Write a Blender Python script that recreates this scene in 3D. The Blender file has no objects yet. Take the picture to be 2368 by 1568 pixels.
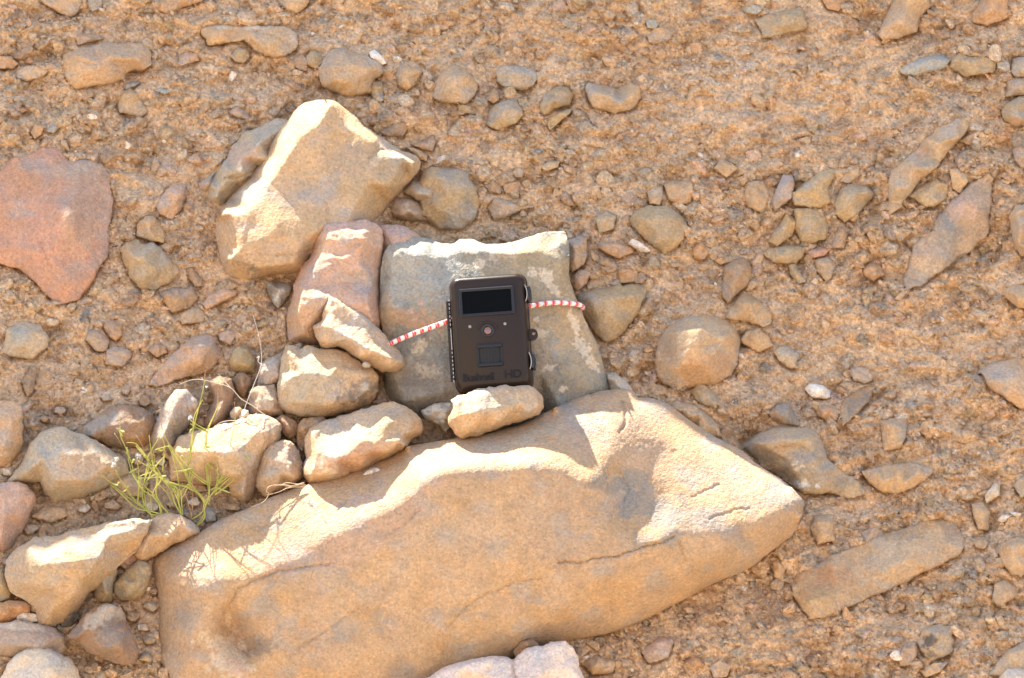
import bpy, math, random
import numpy as np
from mathutils import Vector, Matrix, Euler
from mathutils.geometry import delaunay_2d_cdt

# ---------------------------------------------------------------- camera, sky, sun, exposure
S = bpy.context.scene
C = S.collection
K = 1.25 / 2367.0            # metres per unit (layout unit: 1/2367 of the view width at 6 m)
DIST = 6.0 / K
SL = 0.42                    # backward lean of the cliff
SUN = Vector((-0.38, 0.42, 1.0)).normalized()   # towards the sun
cam = bpy.data.cameras.new('camera'); cam.sensor_width = 36; cam.lens = 36 * 6.0 / 1.25
cam.clip_start = 0.1; cam.clip_end = 500
camo = bpy.data.objects.new('camera', cam); C.objects.link(camo)
camo.location = (0, -6.0, 0); camo.rotation_euler = (math.pi / 2, 0, 0); S.camera = camo
cam.dof.use_dof = True; cam.dof.focus_distance = 5.9; cam.dof.aperture_fstop = 11
W = bpy.data.worlds.new('World'); S.world = W; W.use_nodes = True
nt = W.node_tree; bg = nt.nodes['Background']; sky = nt.nodes.new('ShaderNodeTexSky')
sky.sky_type = 'NISHITA'; sky.sun_disc = False
sky.sun_elevation = math.asin(SUN.z); sky.sun_rotation = math.atan2(SUN.x, SUN.y)
bg.inputs[1].default_value = 0.13; nt.links.new(sky.outputs[0], bg.inputs[0])
sl = bpy.data.lights.new('sun', 'SUN'); sl.energy = 5.0; sl.angle = math.radians(0.5); sl.color = (1.0, 0.955, 0.885)
so = bpy.data.objects.new('sun', sl); C.objects.link(so)
so.rotation_euler = SUN.to_track_quat('Z', 'Y').to_euler(); so.location = (0, 0, 10)
S.view_settings.view_transform = 'Standard'; S.view_settings.look = 'None'
S.view_settings.exposure = 2.0; S.view_settings.gamma = 1
S.render.engine = 'CYCLES'
S.cycles.use_denoising = True; S.cycles.max_bounces = 8; S.cycles.diffuse_bounces = 5

# ---------------------------------------------------------------- helpers
rng = np.random.default_rng(7)
def srgb(*c):
    c = np.array(c, float) / 255.0
    return np.where(c <= 0.04045, c / 12.92, ((c + 0.055) / 1.055) ** 2.4)

_P = np.random.default_rng(3).permutation(512).astype(np.int64); _P = np.concatenate([_P, _P, _P])
_G = np.random.default_rng(4).normal(size=(512, 3)); _G /= np.linalg.norm(_G, axis=1)[:, None]
def perlin(x, y, z=0.0):
    x, y, z = np.broadcast_arrays(np.asarray(x, float), np.asarray(y, float), np.asarray(z, float))
    xi, yi, zi = np.floor(x), np.floor(y), np.floor(z); fx, fy, fz = x - xi, y - yi, z - zi
    X, Y, Z = (xi.astype(np.int64) & 511), (yi.astype(np.int64) & 511), (zi.astype(np.int64) & 511)
    u, v, w = [f * f * f * (f * (f * 6 - 15) + 10) for f in (fx, fy, fz)]
    r = 0
    for a in (0, 1):
        for b in (0, 1):
            for c in (0, 1):
                g = _G[_P[_P[_P[X + a] + Y + b] + Z + c] & 511]
                d = g[..., 0] * (fx - a) + g[..., 1] * (fy - b) + g[..., 2] * (fz - c)
                r = r + d * (u if a else 1 - u) * (v if b else 1 - v) * (w if c else 1 - w)
    return r * 1.6
def fbm(x, y, z=0.0, o=4, ridged=False):
    s = 0; a = 1.0; t = 0
    for i in range(o):
        n = perlin(x * 2 ** i + 17.3 * i, y * 2 ** i - 9.1 * i, z + 5.7 * i)
        s = s + a * ((1 - 2 * np.abs(n)) if ridged else n); t += a; a *= 0.5
    return s / t

def worley(x, y, seed=0):
    """squared distance to the nearest and second feature point (cell size 1) and the nearest cell's random number"""
    x, y = np.broadcast_arrays(np.asarray(x, float), np.asarray(y, float)); xi, yi = np.floor(x).astype(np.int64), np.floor(y).astype(np.int64)
    b1 = np.full(x.shape, 9.0); b2 = np.full(x.shape, 9.0); idn = np.zeros(x.shape)
    for a in (-1, 0, 1):
        for b in (-1, 0, 1):
            k = _P[(_P[(xi + a + 37 * seed) & 511] + yi + b) & 511]; jx = ((k * 7919) % 1009) / 1009; jy = ((k * 104729) % 997) / 997
            d = (xi + a + jx - x) ** 2 + (yi + b + jy - y) ** 2; c = d < b1
            b2 = np.where(c, b1, np.minimum(b2, d)); idn = np.where(c, ((k * 31) % 101) / 101, idn); b1 = np.where(c, d, b1)
    return b1, b2, idn

def trinoise(x, y, seed=0):
    """random heights joined by flat triangles: planar facets with crisp creases"""
    x, y = np.broadcast_arrays(np.asarray(x, float), np.asarray(y, float)); u = x + .5 * y; i, j = np.floor(u).astype(np.int64), np.floor(y).astype(np.int64); a, b = u - i, y - j
    val = lambda p, q: ((_P[(_P[(p + 53 * seed) & 511] + q + 11 * seed) & 511] * 7919) % 1013) / 506.5 - 1
    up = a + b > 1; v10, v01 = val(i + 1, j), val(i, j + 1)
    return np.where(up, val(i + 1, j + 1) + (1 - a) * (v01 - val(i + 1, j + 1)) + (1 - b) * (v10 - val(i + 1, j + 1)), val(i, j) + a * (v10 - val(i, j)) + b * (v01 - val(i, j)))

def to_world(px, py, F):
    """layout position (px, py) at forwardness F (towards the viewer) -> metres"""
    px = np.asarray(px, float); py = np.asarray(py, float)
    s = (DIST - F) / DIST
    return np.stack([(px - 1183.5) * s * K, -F * K + 0 * s, (784 - py) * s * K], -1)
def shade_P(xb):           # how far the unseen brow reaches forward, shaped to shade the cliff below
    return 68 + 62 / (1 + np.exp((xb + 430) / 40)) + 44 / (1 + np.exp(-(xb - 1170) / 50))
CP = np.array([(100,100,0),(700,100,4),(120,520,16),(400,350,0),(420,600,6),(300,900,26),(60,850,16),(200,1080,34),
 (100,1350,4),(300,1330,-8),(200,1560,4),(520,1230,6),(450,1050,34),(1000,1300,0),(1100,950,26),(700,900,34),(620,1050,44),(1100,500,2),
 (1400,420,0),(1500,100,6),(1850,120,10),(1900,760,-52),(1990,800,-40),(1750,640,0),(1600,930,-6),(2000,300,16),(2300,480,40),(2200,620,20),(2340,900,16),
 (1720,1180,-22),(1600,1500,-6),(2200,1480,30),(2000,1300,0),(2150,1100,0),(1400,1560,-30),(900,1600,-60),(1300,720,-8),(900,300,2)], float)
def wall_p(px, py):
    px = np.asarray(px, float); py = np.asarray(py, float)
    num = 0; den = 0
    for x, y, p in CP:
        w = np.exp(-((px - x) ** 2 + (py - y) ** 2) / (2 * 170.0 ** 2)) + 1e-9
        num = num + w * p; den = den + w
    p = num / den
    p = p * np.exp(-np.maximum(0, -100 - py) / 300) * 1.0
    calm = .3 + .7 / (1 + np.exp(-(np.maximum(px - 1480, 470 - py) / 60)))
    n = (fbm(px / 230, py / 170, 3.3, 3) * 44 + fbm(px / 90, py / 55, 8.1, 3, True) * 22 - 8) * calm
    xb = px - 0.38 * 0
    brow = shade_P(xb) * 1 / (1 + np.exp((py + 720) / 60))       # the cliff swells forward above the view, shaped to cast the wall's shade
    top = np.maximum(0, -1000 - py) ** 1.0 * 2.2                 # and then falls back to the plateau
    return p + n * np.clip((py + 700) / 400, 0.12, 1) + brow - top
def wall_F(px, py):
    return SL * (np.asarray(py, float) - 784) + wall_p(px, py)

def mesh_obj(name, verts, faces, mat=None, cols=None, parent=None, smooth=True, origin=None, sizes=None):
    """faces: int array (n,3|4) or list of tuples"""
    verts = np.asarray(verts, float)
    if origin is not None: verts = verts - np.asarray(origin)
    me = bpy.data.meshes.new(name)
    if isinstance(faces, np.ndarray):
        n, k = faces.shape; flat = faces.ravel(); start = np.arange(n) * k; tot = np.full(n, k)
    else:
        tot = np.array([len(f) for f in faces]); start = np.concatenate([[0], np.cumsum(tot)[:-1]])
        flat = np.array([i for f in faces for i in f]); n = len(faces)
    me.vertices.add(len(verts)); me.vertices.foreach_set('co', verts.astype(np.float32).ravel())
    me.loops.add(len(flat)); me.loops.foreach_set('vertex_index', flat.astype(np.int32))
    me.polygons.add(n); me.polygons.foreach_set('loop_start', start.astype(np.int32))
    me.update(calc_edges=True); me.validate()
    me.polygons.foreach_set('use_smooth', np.full(len(me.polygons), smooth))
    if cols is not None:
        a = me.color_attributes.new('Col', 'FLOAT_COLOR', 'POINT')
        c = np.ones((len(verts), 4), np.float32); c[:, :3] = np.clip(cols, 0, 1); a.data.foreach_set('color', c.ravel())
    if mat: me.materials.append(mat)
    o = bpy.data.objects.new(name, me); C.objects.link(o)
    if origin is not None: o.location = origin
    if parent is not None: o.parent = parent
    return o
def tag(o, label=None, cat=None, group=None, kind=None):
    for k, v in (('label', label), ('category', cat), ('group', group), ('kind', kind)):
        if v: o[k] = v
    return o

# ---------------------------------------------------------------- materials
def stone_material(name, fine=1.0, bump=1.0, speck=1.0, grain=.4, hue=.8):
    m = bpy.data.materials.new(name); m.use_nodes = True; t = m.node_tree; N = t.nodes; L = t.links
    b = N['Principled BSDF']; b.inputs['Roughness'].default_value = 0.88
    b.inputs['Specular IOR Level'].default_value = 0.25
    geo = N.new('ShaderNodeNewGeometry'); col = N.new('ShaderNodeAttribute'); col.attribute_name = 'Col'
    def noise(sc, det=5, rough=0.6, dist=0.0):
        n = N.new('ShaderNodeTexNoise'); n.inputs['Scale'].default_value = sc; n.inputs['Detail'].default_value = det
        n.inputs['Roughness'].default_value = rough; n.inputs['Distortion'].default_value = dist
        L.new(geo.outputs['Position'], n.inputs['Vector']); return n
    def ramp(src, stops):
        r = N.new('ShaderNodeValToRGB'); L.new(src, r.inputs[0]); e = r.color_ramp.elements
        while len(e) < len(stops): e.new(0.5)
        for i, (p, v) in enumerate(stops):
            e[i].position = p; e[i].color = (*v, 1) if isinstance(v, tuple) else (v, v, v, 1)
        return r.outputs[0]
    def mix(kind, f, a, c):
        n = N.new('ShaderNodeMix'); n.data_type = 'RGBA'; n.blend_type = kind
        if isinstance(f, (int, float)): n.inputs[0].default_value = f
        else: L.new(f, n.inputs[0])
        L.new(a, n.inputs[6])
        if isinstance(c, tuple): n.inputs[7].default_value = (*c, 1)
        else: L.new(c, n.inputs[7])
        return n.outputs[2]
    n1 = noise(38, 5, 0.65, 0.4); n2 = noise(260, 4, 0.7); n3 = noise(700, 3, 0.6); n4 = noise(120, 6, 0.7, 0.8)
    c = mix('MULTIPLY', hue, col.outputs['Color'], ramp(n1.outputs[0], [(0.3, (0.78, 0.80, 0.82)), (0.5, (1.0, 1.0, 1.0)), (0.72, (1.16, 1.05, 0.90))]))
    n5 = noise(85, 4, 0.7, 0.6); c = mix('MULTIPLY', hue, c, ramp(n5.outputs[0], [(0.3, (0.80, 0.86, 0.84)), (0.48, (1.0, 1.0, 1.0)), (0.62, (1.06, 0.96, 0.84)), (0.75, (1.20, 1.14, 1.06))]))
    c = mix('MULTIPLY', speck, c, ramp(n2.outputs[0], [(0.32, 0.72), (0.5, 1.0), (0.7, 1.22)]))
    c = mix('MIX', ramp(n3.outputs[0], [(0.64, 0.0), (0.76, 0.55 * speck)]), c, (0.62, 0.52, 0.42))
    c = mix('MIX', ramp(n4.outputs[0], [(0.24, 0.5 * speck), (0.36, 0.0)]), c, (0.13, 0.10, 0.075))
    vo = N.new('ShaderNodeTexVoronoi'); vo.inputs['Scale'].default_value = 330 if grain > .5 else 420; L.new(geo.outputs['Position'], vo.inputs['Vector'])
    hs = N.new('ShaderNodeSeparateColor'); L.new(vo.outputs['Color'], hs.inputs[0])
    c = mix('MULTIPLY', grain, c, ramp(hs.outputs[0], [(0.0, (.62, .60, .58)), (0.35, (.95, .93, .90)), (0.75, (1.08, 1.02, .96)), (1.0, (1.38, 1.32, 1.25))]))
    L.new(c, b.inputs['Base Color'])
    bp = N.new('ShaderNodeBump'); bp.inputs['Strength'].default_value = 0.75 * bump; bp.inputs['Distance'].default_value = 0.0032
    add = N.new('ShaderNodeMath'); add.operation = 'ADD'; L.new(n4.outputs[0], add.inputs[0])
    m2 = N.new('ShaderNodeMath'); m2.operation = 'MULTIPLY'; L.new(n2.outputs[0], m2.inputs[0]); m2.inputs[1].default_value = 0.5 * fine
    L.new(m2.outputs[0], add.inputs[1]); m3 = N.new('ShaderNodeMath'); m3.operation = 'MULTIPLY_ADD'; L.new(vo.outputs['Distance'], m3.inputs[0]); m3.inputs[1].default_value = -.55 * grain; L.new(add.outputs[0], m3.inputs[2]); L.new(m3.outputs[0], bp.inputs['Height']); L.new(bp.outputs[0], b.inputs['Normal'])
    return m
M_rock = stone_material('weathered_sandstone', 1.3, 1.0, 0.5, .42, .45)
M_wall = stone_material('conglomerate_matrix', 1.6, 1.3, .8, .75, .35)
def plain(name, col, rough=0.5, spec=0.5, metal=0.0, bump=0.0, bscale=900, var=0.0):
    m = bpy.data.materials.new(name); m.use_nodes = True; t = m.node_tree; b = t.nodes['Principled BSDF']
    b.inputs['Base Color'].default_value = (*col, 1); b.inputs['Roughness'].default_value = rough
    b.inputs['Specular IOR Level'].default_value = spec; b.inputs['Metallic'].default_value = metal
    n = t.nodes.new('ShaderNodeTexNoise'); n.inputs['Scale'].default_value = bscale; n.inputs['Detail'].default_value = 3
    g = t.nodes.new('ShaderNodeTexCoord'); t.links.new(g.outputs['Object'], n.inputs['Vector'])
    if bump:
        q = t.nodes.new('ShaderNodeBump'); q.inputs['Strength'].default_value = bump; q.inputs['Distance'].default_value = 0.0004
        t.links.new(n.outputs[0], q.inputs['Height']); t.links.new(q.outputs[0], b.inputs['Normal'])
    if var:
        mr = t.nodes.new('ShaderNodeMix'); mr.data_type = 'RGBA'; mr.blend_type = 'MIX'; t.links.new(n.outputs[0], mr.inputs[0])
        mr.inputs[6].default_value = (*[c * (1 - var) for c in col], 1); mr.inputs[7].default_value = (*[min(1, c * (1 + var)) for c in col], 1)
        t.links.new(mr.outputs[2], b.inputs['Base Color'])
    return m

# ---------------------------------------------------------------- rock builder
PAL = dict(
 tan=srgb(184,151,113), warm=srgb(184,148,110), red=srgb(184,136,106), pink=srgb(188,150,126), orange=srgb(182,136,94),
 grey=srgb(174,155,129), blue=srgb(158,154,144), olive=srgb(168,144,106), brown=srgb(150,119,92), dark=srgb(112,98,86),
 pale=srgb(200,180,154), white=srgb(222,210,194), slate=srgb(128,126,120), mauve=srgb(166,142,122), sand=srgb(188,156,120))
for k_ in PAL: PAL[k_] = (PAL[k_] * .86 + PAL[k_].mean() * .14) * 1.15 * np.array([1.0, .985, .93])
GC = 'stones of the cairn on the boulder'; GT = 'loose stones on the ledge at lower left'; GE = 'stones set in the cliff face'
POLYS = []     # outlines of everything set in the wall, for the wall builder

def inside(px, py, poly):
    x, y = poly[:, 0], poly[:, 1]; x2, y2 = np.roll(x, -1), np.roll(y, -1)
    r = np.zeros(len(px), bool)
    for a, b, c, d in zip(x, y, x2, y2):
        if b == d: continue
        k = ((b > py) != (d > py)) & (px < (c - a) * (py - b) / (d - b) + a); r ^= k
    return r
def dist_to(px, py, poly):
    a = poly; b = np.roll(poly, -1, 0); out = np.empty(len(px))
    ab = b - a; ll = (ab ** 2).sum(1) + 1e-9
    for i in range(0, len(px), 4000):
        p = np.stack([px[i:i+4000], py[i:i+4000]], 1)[:, None]
        t = np.clip(((p - a) * ab).sum(2) / ll, 0, 1)
        out[i:i+4000] = np.sqrt((((a + t[..., None] * ab) - p) ** 2).sum(2)).min(1)
    return out
def parse(s):
    return np.array([[float(v) for v in q.split(',')] for q in s.split()])

def rock(outline, label, col='tan', F=None, pts=None, h=None, R=None, rough=1.0, step=None, paint=(), crack=(),
         thick=None, name='rock', cat='rock', group=None, crumple=0.0, lay=None, seed=None, kind=None, lift=0.0, facet=1.3, soft=0, jag=1.0, flat=0.0):
    poly = parse(outline) if isinstance(outline, str) else np.array(outline, float)
    rimF = poly[:, 2].copy() if poly.shape[1] > 2 else None
    poly = poly[:, :2]
    if group == GT: poly = poly.mean(0) + (poly - poly.mean(0)) * 1.06
    if group == GT and F is not None:
        need = float(wall_F(np.median(poly[:, 0]), poly[:, 1].max())) + 12 + lift; sh_ = max(0, need - F)
        F = F + sh_; pts = [(a_, b_, c_ + sh_) for a_, b_, c_ in pts]
    A = 0.5 * abs(np.sum(poly[:, 0] * np.roll(poly[:, 1], -1) - np.roll(poly[:, 0], -1) * poly[:, 1]))
    sz = math.sqrt(A); seed = seed if seed is not None else int(abs(poly.sum()) * 7) % 9973
    r = np.random.default_rng(seed); embedded = F is None and rimF is None
    if step is None: step = 3.0 if sz > 45 else max(1.8, sz / 18)
    # outline, resampled and roughened
    Q = []; QF = []
    for i in range(len(poly)):
        a, b = poly[i], poly[(i + 1) % len(poly)]; n = max(1, int(np.hypot(*(b - a)) / step))
        for k in range(n):
            Q.append(a + (b - a) * k / n)
            if rimF is not None: QF.append(rimF[i] + (rimF[(i + 1) % len(poly)] - rimF[i]) * k / n)
    Q = np.array(Q)
    nb = len(Q); wn = max(1, min(int(sz * 0.035 / step), nb // 10))
    wn = max(1, wn // 2); ker = np.hanning(2 * wn + 3)[1:-1]; ker /= ker.sum()
    def circ(v): return np.convolve(np.concatenate([v[-wn:], v, v[:wn]]), ker, 'valid')
    Q = np.stack([circ(Q[:, 0]), circ(Q[:, 1])], 1)
    if len(QF): QF = circ(np.array(QF))
    nrm = np.roll(Q, -1, 0) - np.roll(Q, 1, 0); nrm = np.stack([nrm[:, 1], -nrm[:, 0]], 1); nrm /= np.linalg.norm(nrm, axis=1)[:, None] + 1e-9
    amp = min(4.5, 0.03 * sz) * jag
    Q = Q + nrm * (fbm(Q[:, 0] / max(12, sz * .16), Q[:, 1] / max(12, sz * .16), seed * .37, 4) * amp * 1.6)[:, None]
    if embedded: rim = lambda x, y: wall_F(x, y) + 10 + 11 * fbm(np.asarray(x) / 26, np.asarray(y) / 22, seed * .9, 2)
    elif rimF is not None:
        def rim(x, y):
            d = ((np.asarray(x)[:, None] - Q[None, :, 0]) ** 2 + (np.asarray(y)[:, None] - Q[None, :, 1]) ** 2); return QF[d.argmin(1)]
    else: rim = lambda x, y: np.full(len(np.atleast_1d(x)), float(F))
    x0, y0 = Q.min(0); x1, y1 = Q.max(0)
    gx, gy = np.meshgrid(np.arange(x0, x1, step), np.arange(y0, y1, step * .9)); gx = gx + (np.arange(gx.shape[0]) % 2)[:, None] * step * .5
    gx = gx.ravel() + r.uniform(-.22, .22, gx.size) * step; gy = gy.ravel() + r.uniform(-.22, .22, gy.size) * step
    k = inside(gx, gy, Q); gx, gy = gx[k], gy[k]; k = dist_to(gx, gy, Q) > step * .55; gx, gy = gx[k], gy[k]
    # coarse control surface
    cen = Q.mean(0)
    if h is None: h = 0.24 * sz
    ctrl = []
    if pts is not None: ctrl = [tuple(map(float, p)) for p in pts]
    else:
        base = (wall_F(*cen) if embedded else (F if F is not None else QF.mean()))
        ex, ey = Q.max(0) - Q.min(0)
        cov = np.cov(Q.T); ev, evec = np.linalg.eigh(cov); ax = evec[:, 1] * math.sqrt(ev[1]); bx = evec[:, 0] * math.sqrt(ev[0])
        off = 0.25
        if embedded:
            x0_, y0_ = Q.min(0); x1_, y1_ = Q.max(0); Hh = y1_ - y0_
            def span(yy):
                k_ = np.abs(Q[:, 1] - yy) < max(3, Hh * .08); return (Q[k_, 0].min(), Q[k_, 0].max()) if k_.any() else (x0_, x1_)
            h = h * 1.6; fb = wall_F(cen[0], y1_) + h * .45; fr0 = r.uniform(.16, .34)
            for fx, fy, df in ((.2, fr0 + r.uniform(-.04, .1), r.uniform(-.25, 0)), (.5, fr0 + r.uniform(-.06, .06), r.uniform(-.05, .15)), (.82, fr0 + r.uniform(-.02, .16), r.uniform(-.35, 0)),
                               (.28, r.uniform(.62, .8), r.uniform(-.05, .2)), (.62, r.uniform(.58, .8), r.uniform(.0, .25)), (.45, r.uniform(.42, .52), r.uniform(.1, .25))):
                yy = y0_ + Hh * fy; a_, b_ = span(yy); wf_ = float(wall_F(a_ + (b_ - a_) * fx, yy)); ctrl.append((a_ + (b_ - a_) * fx, yy, min(fb + h * df, wf_ + h * 1.5 + 6)))
        for a_, b_, hh in () if embedded else ((-.75, r.uniform(-.2, .2), r.uniform(.75, 1)), (.7, r.uniform(-.25, .25), r.uniform(.7, 1)), (r.uniform(-.25, .25), r.uniform(-.65, -.45), r.uniform(.7, 1.05)),
                           (r.uniform(-.2, .3), r.uniform(.45, .7), r.uniform(.6, 1)), (r.uniform(-.2, .2), 0, 1.08)):
            p = cen + ax * a_ + bx * b_; ctrl.append((p[0], p[1], base + h * hh + off * (p[1] - cen[1])))
    cs = max(1, nb // 40); ob = Q[::cs]; obF = rim(ob[:, 0], ob[:, 1]) if (embedded or F is not None) else QF[::cs]
    if pts is None or h: obF = obF + (h * 0.35 if pts is None and not embedded else 0)
    P2 = [Vector(q) for q in ob] + [Vector(c[:2]) for c in ctrl]; PF = np.concatenate([obF, [c[2] for c in ctrl]])
    cv, _, cf, ov, _, _ = delaunay_2d_cdt(P2, [(i, (i + 1) % len(ob)) for i in range(len(ob))], [], 1, 1e-4)
    cF = np.array([PF[o[0]] if o else 0 for o in ov]); cv = np.array([tuple(v) for v in cv])
    def coarse(x, y):
        out = np.full(len(x), np.nan)
        for f in cf:
            a, b, c = cv[f[0]], cv[f[1]], cv[f[2]]; det = (b[0]-a[0])*(c[1]-a[1]) - (c[0]-a[0])*(b[1]-a[1])
            if abs(det) < 1e-9: continue
            u = ((x-a[0])*(c[1]-a[1]) - (c[0]-a[0])*(y-a[1])) / det; v = ((b[0]-a[0])*(y-a[1]) - (x-a[0])*(b[1]-a[1])) / det
            k = (u >= -1e-6) & (v >= -1e-6) & (u + v <= 1 + 1e-6); out[k] = cF[f[0]] + u[k]*(cF[f[1]]-cF[f[0]]) + v[k]*(cF[f[2]]-cF[f[0]])
        bad = np.isnan(out)
        if bad.any():
            d = (x[bad][:, None] - cv[None, :, 0]) ** 2 + (y[bad][:, None] - cv[None, :, 1]) ** 2; out[bad] = cF[d.argmin(1)]
        return out
    ap = [Vector(q) for q in Q] + [Vector((a, b)) for a, b in zip(gx, gy)]
    V, _, T, OV, _, _ = delaunay_2d_cdt(ap, [(i, (i + 1) % nb) for i in range(nb)], [], 1, 1e-5)
    V = np.array([tuple(v) for v in V]); T = np.array([t for t in T if len(t) == 3])
    ring = np.full(nb, -1)
    for vi, o in enumerate(OV):
        for q in o:
            if q < nb: ring[q] = vi
    ring = [v for i, v in enumerate(ring) if v >= 0 and v != ring[i - 1]]
    x, y = V[:, 0], V[:, 1]; Fv = coarse(x, y)
    # soften ridges: a few neighbour averages, strength by size
    E = np.concatenate([T[:, [0, 1]], T[:, [1, 2]], T[:, [2, 0]]]); n = len(V); deg = np.bincount(E.ravel(), minlength=n).astype(float)
    isb = np.zeros(n, bool); isb[ring] = True
    if embedded: thick = (thick or 0) + 0.3 * sz + 16
    its = soft or int(np.clip(sz * 0.01 / step * 2, 1, 3))
    for _ in range(its):
        s_ = np.bincount(E[:, 0], Fv[E[:, 1]], n) + np.bincount(E[:, 1], Fv[E[:, 0]], n)
        Fn = s_ / np.maximum(deg, 1); Fv = np.where(isb, Fv, Fn)
    d = dist_to(x, y, Q); d[isb] = 0
    if R is None: R = min(0.10 * sz, 6) if embedded else min(0.07 * sz, 8)
    e = np.clip(d / R, 0, 1); Fv = Fv - R * 0.8 * (1 - np.sqrt(1 - (1 - e) ** 2))
    # surface relief
    z = seed * .61; ed = np.clip(d / (R * .5 + 1), .15, 1)
    g = fbm(x / (sz * .35 + 10), y / (sz * .3 + 10), z, 3) * sz * .025
    chip = fbm(x / 30, y / 24, z + 4, 4, True); chip = np.minimum(chip, 0.34) * 8.0
    fine = fbm(x / 9, y / 8, z + 9, 2) * 1.3
    rel = (g + (chip * .6 + fine) * .75 * rough * min(1.0, sz / 60)) * ed
    if crumple:
        rel = rel + crumple * ed * (fbm(x / 42, y / 24, z + 21, 4, True) * 9)
    if lay:                                    # bedding planes: (angle, wavelength, height)
        an, wl, hh = lay; q = (x * math.sin(an) + y * math.cos(an)) / wl + fbm(x / 60, y / 60, z, 2) * 1.2
        fr = q - np.floor(q); rel = rel + hh * ed * (np.minimum(fr / .8, (1 - fr) / .2)) * np.clip(.3 + fbm(x / 90, y / 50, z + 2, 2) * 2.2, 0, 1)
    c1 = float(np.clip(sz * .36, 12, 95)); wx_ = x + fbm(x / (c1 * .6), y / (c1 * .6), z + 3, 2) * c1 * .16; wy_ = y + fbm(x / (c1 * .6), y / (c1 * .6), z + 13, 2) * c1 * .16
    an_ = seed * 1.7; ca_, sa_ = math.cos(an_), math.sin(an_); qx, qy = (wx_ * ca_ + wy_ * sa_) / c1, (-wx_ * sa_ + wy_ * ca_) / c1
    rel = rel + facet * ed * (trinoise(qx, qy, seed % 40) * c1 * .19 + trinoise(qx * 2.3 + 5, qy * 2.1, seed % 40 + 7) * c1 * .05 + trinoise(qx * 5.1, qy * 5.7 + 3, seed % 40 + 9) * c1 * .016)
    Fv = Fv + rel
    for cr in crack:
        cp, wd, dp = parse(cr[0]), cr[1], cr[2]; dm = np.full(n, 1e9)
        wx, wy = x + fbm(x / 14, y / 14, z + 31, 3) * 5, y + fbm(x / 14, y / 14, z + 37, 3) * 5
        for a, b in zip(cp[:-1], cp[1:]):
            ab = b - a; t = np.clip(((wx - a[0]) * ab[0] + (wy - a[1]) * ab[1]) / (ab @ ab + 1e-9), 0, 1)
            dm = np.minimum(dm, np.hypot(a[0] + t * ab[0] - wx, a[1] + t * ab[1] - wy))
        Fv = Fv - dp * np.exp(-(dm / wd) ** 2)
    # rings going back into the rock's depth
    if thick is None: thick = (0.55 * sz if not embedded else 0.3 * sz + 8)
    allx, ally, allF = [x], [y], [Fv]; faces = [tuple(t[::-1]) for t in T] if False else None
    rings = [np.array(ring)]; nn = n; rx, ry, rF = x[ring], y[ring], Fv[ring]
    kc = 6 if sz > 60 else 4
    sh = 0.10 if embedded else 0.30
    for k in range(1, kc + 1):
        t = k / kc; sc = 1 - sh * (1 - math.sqrt(max(0, 1 - t ** 2 * .95))) + 0.02 * min(t, .3)
        nx = cen[0] + (rx - cen[0]) * sc; ny = cen[1] + (ry - cen[1]) * sc
        nF = rF - thick * t + fbm(rx / 25, ry / 25, z + k, 2) * min(5, sz * .04)
        w_ = fbm(rx / 18, ry / 18, z + k * 3.1, 3) * min(4, sz * .03)
        allx.append(nx + w_); ally.append(ny + w_); allF.append(nF); rings.append(np.arange(nn, nn + len(ring))); nn += len(ring)
    X = np.concatenate(allx); Y = np.concatenate(ally); FF = np.concatenate(allF)
    Wd = to_world(X, Y, FF)
    # triangle winding: layout y points down, so a CCW triangle there faces the viewer when reversed
    a, b, c = V[T[:, 0]], V[T[:, 1]], V[T[:, 2]]; cr_ = (b[:, 0]-a[:, 0])*(c[:, 1]-a[:, 1]) - (b[:, 1]-a[:, 1])*(c[:, 0]-a[:, 0])
    T = np.where((cr_ > 0)[:, None], T[:, ::-1], T)
    fl = [tuple(t) for t in T.tolist()]
    sa = np.sum(Q[:, 0] * np.roll(Q[:, 1], -1) - np.roll(Q[:, 0], -1) * Q[:, 1])
    for r1, r2 in zip(rings[:-1], rings[1:]):
        r1n, r2n = np.roll(r1, -1), np.roll(r2, -1)
        q = np.stack([r1, r1n, r2n, r2], 1) if sa > 0 else np.stack([r1, r2, r2n, r1n], 1)
        fl += [tuple(t) for t in q.tolist()]
    fl.append(tuple(rings[-1].tolist()) if sa > 0 else tuple(rings[-1][::-1].tolist()))
    # colour: base plus mottling, then painted zones (stains, lichen, mineral patches, some sun and skylight put into the colour)
    base = PAL[col] if isinstance(col, str) else np.array(col)
    if embedded and isinstance(col, str) and col not in ('white', 'red', 'blue', 'pale'): base = base * .62 + PAL['tan'] * .38
    base = base * (1 + r.uniform(-.05, .05))
    m1 = fbm(X / 60, Y / 50, z + 50 + FF / 80, 4)[:, None]; m2 = fbm(X / 140, Y / 100, z + 60, 3)[:, None]
    cc = base * (1 + .22 * m1) + m2 * np.array([.05, .0, -.05])
    lum = cc.mean(1, keepdims=True); gk = np.clip(fbm(X / 80, Y / 60, z + 70, 3) * 1.8 - .1, 0, .45)[:, None]
    cc = cc * (1 - gk) + gk * lum * np.array([1.0, .96, .88])
    for p in paint:      # (x, y, rx, ry, angle deg, colour, strength, raggedness)
        qx, qy, ra, rb, an, pc, st, rg = p; ca, sn = math.cos(math.radians(an)), math.sin(math.radians(an))
        dx, dy = X - qx, Y - qy; u = (dx * ca + dy * sn) / ra; v = (-dx * sn + dy * ca) / rb
        q = np.sqrt(u * u + v * v) + fbm(X / max(9, ra * .3), Y / max(9, ra * .3), z + 80 + qx, 4) * rg * 1.6
        w_ = np.clip((1.06 - q) / .12 if st > .85 else (1.15 - q) / .35, 0, 1)[:, None] * st
        tc = PAL[pc] if isinstance(pc, str) else np.array(pc); cc = cc * (1 - w_) + w_ * tc * (1 + .15 * m1)
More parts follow.
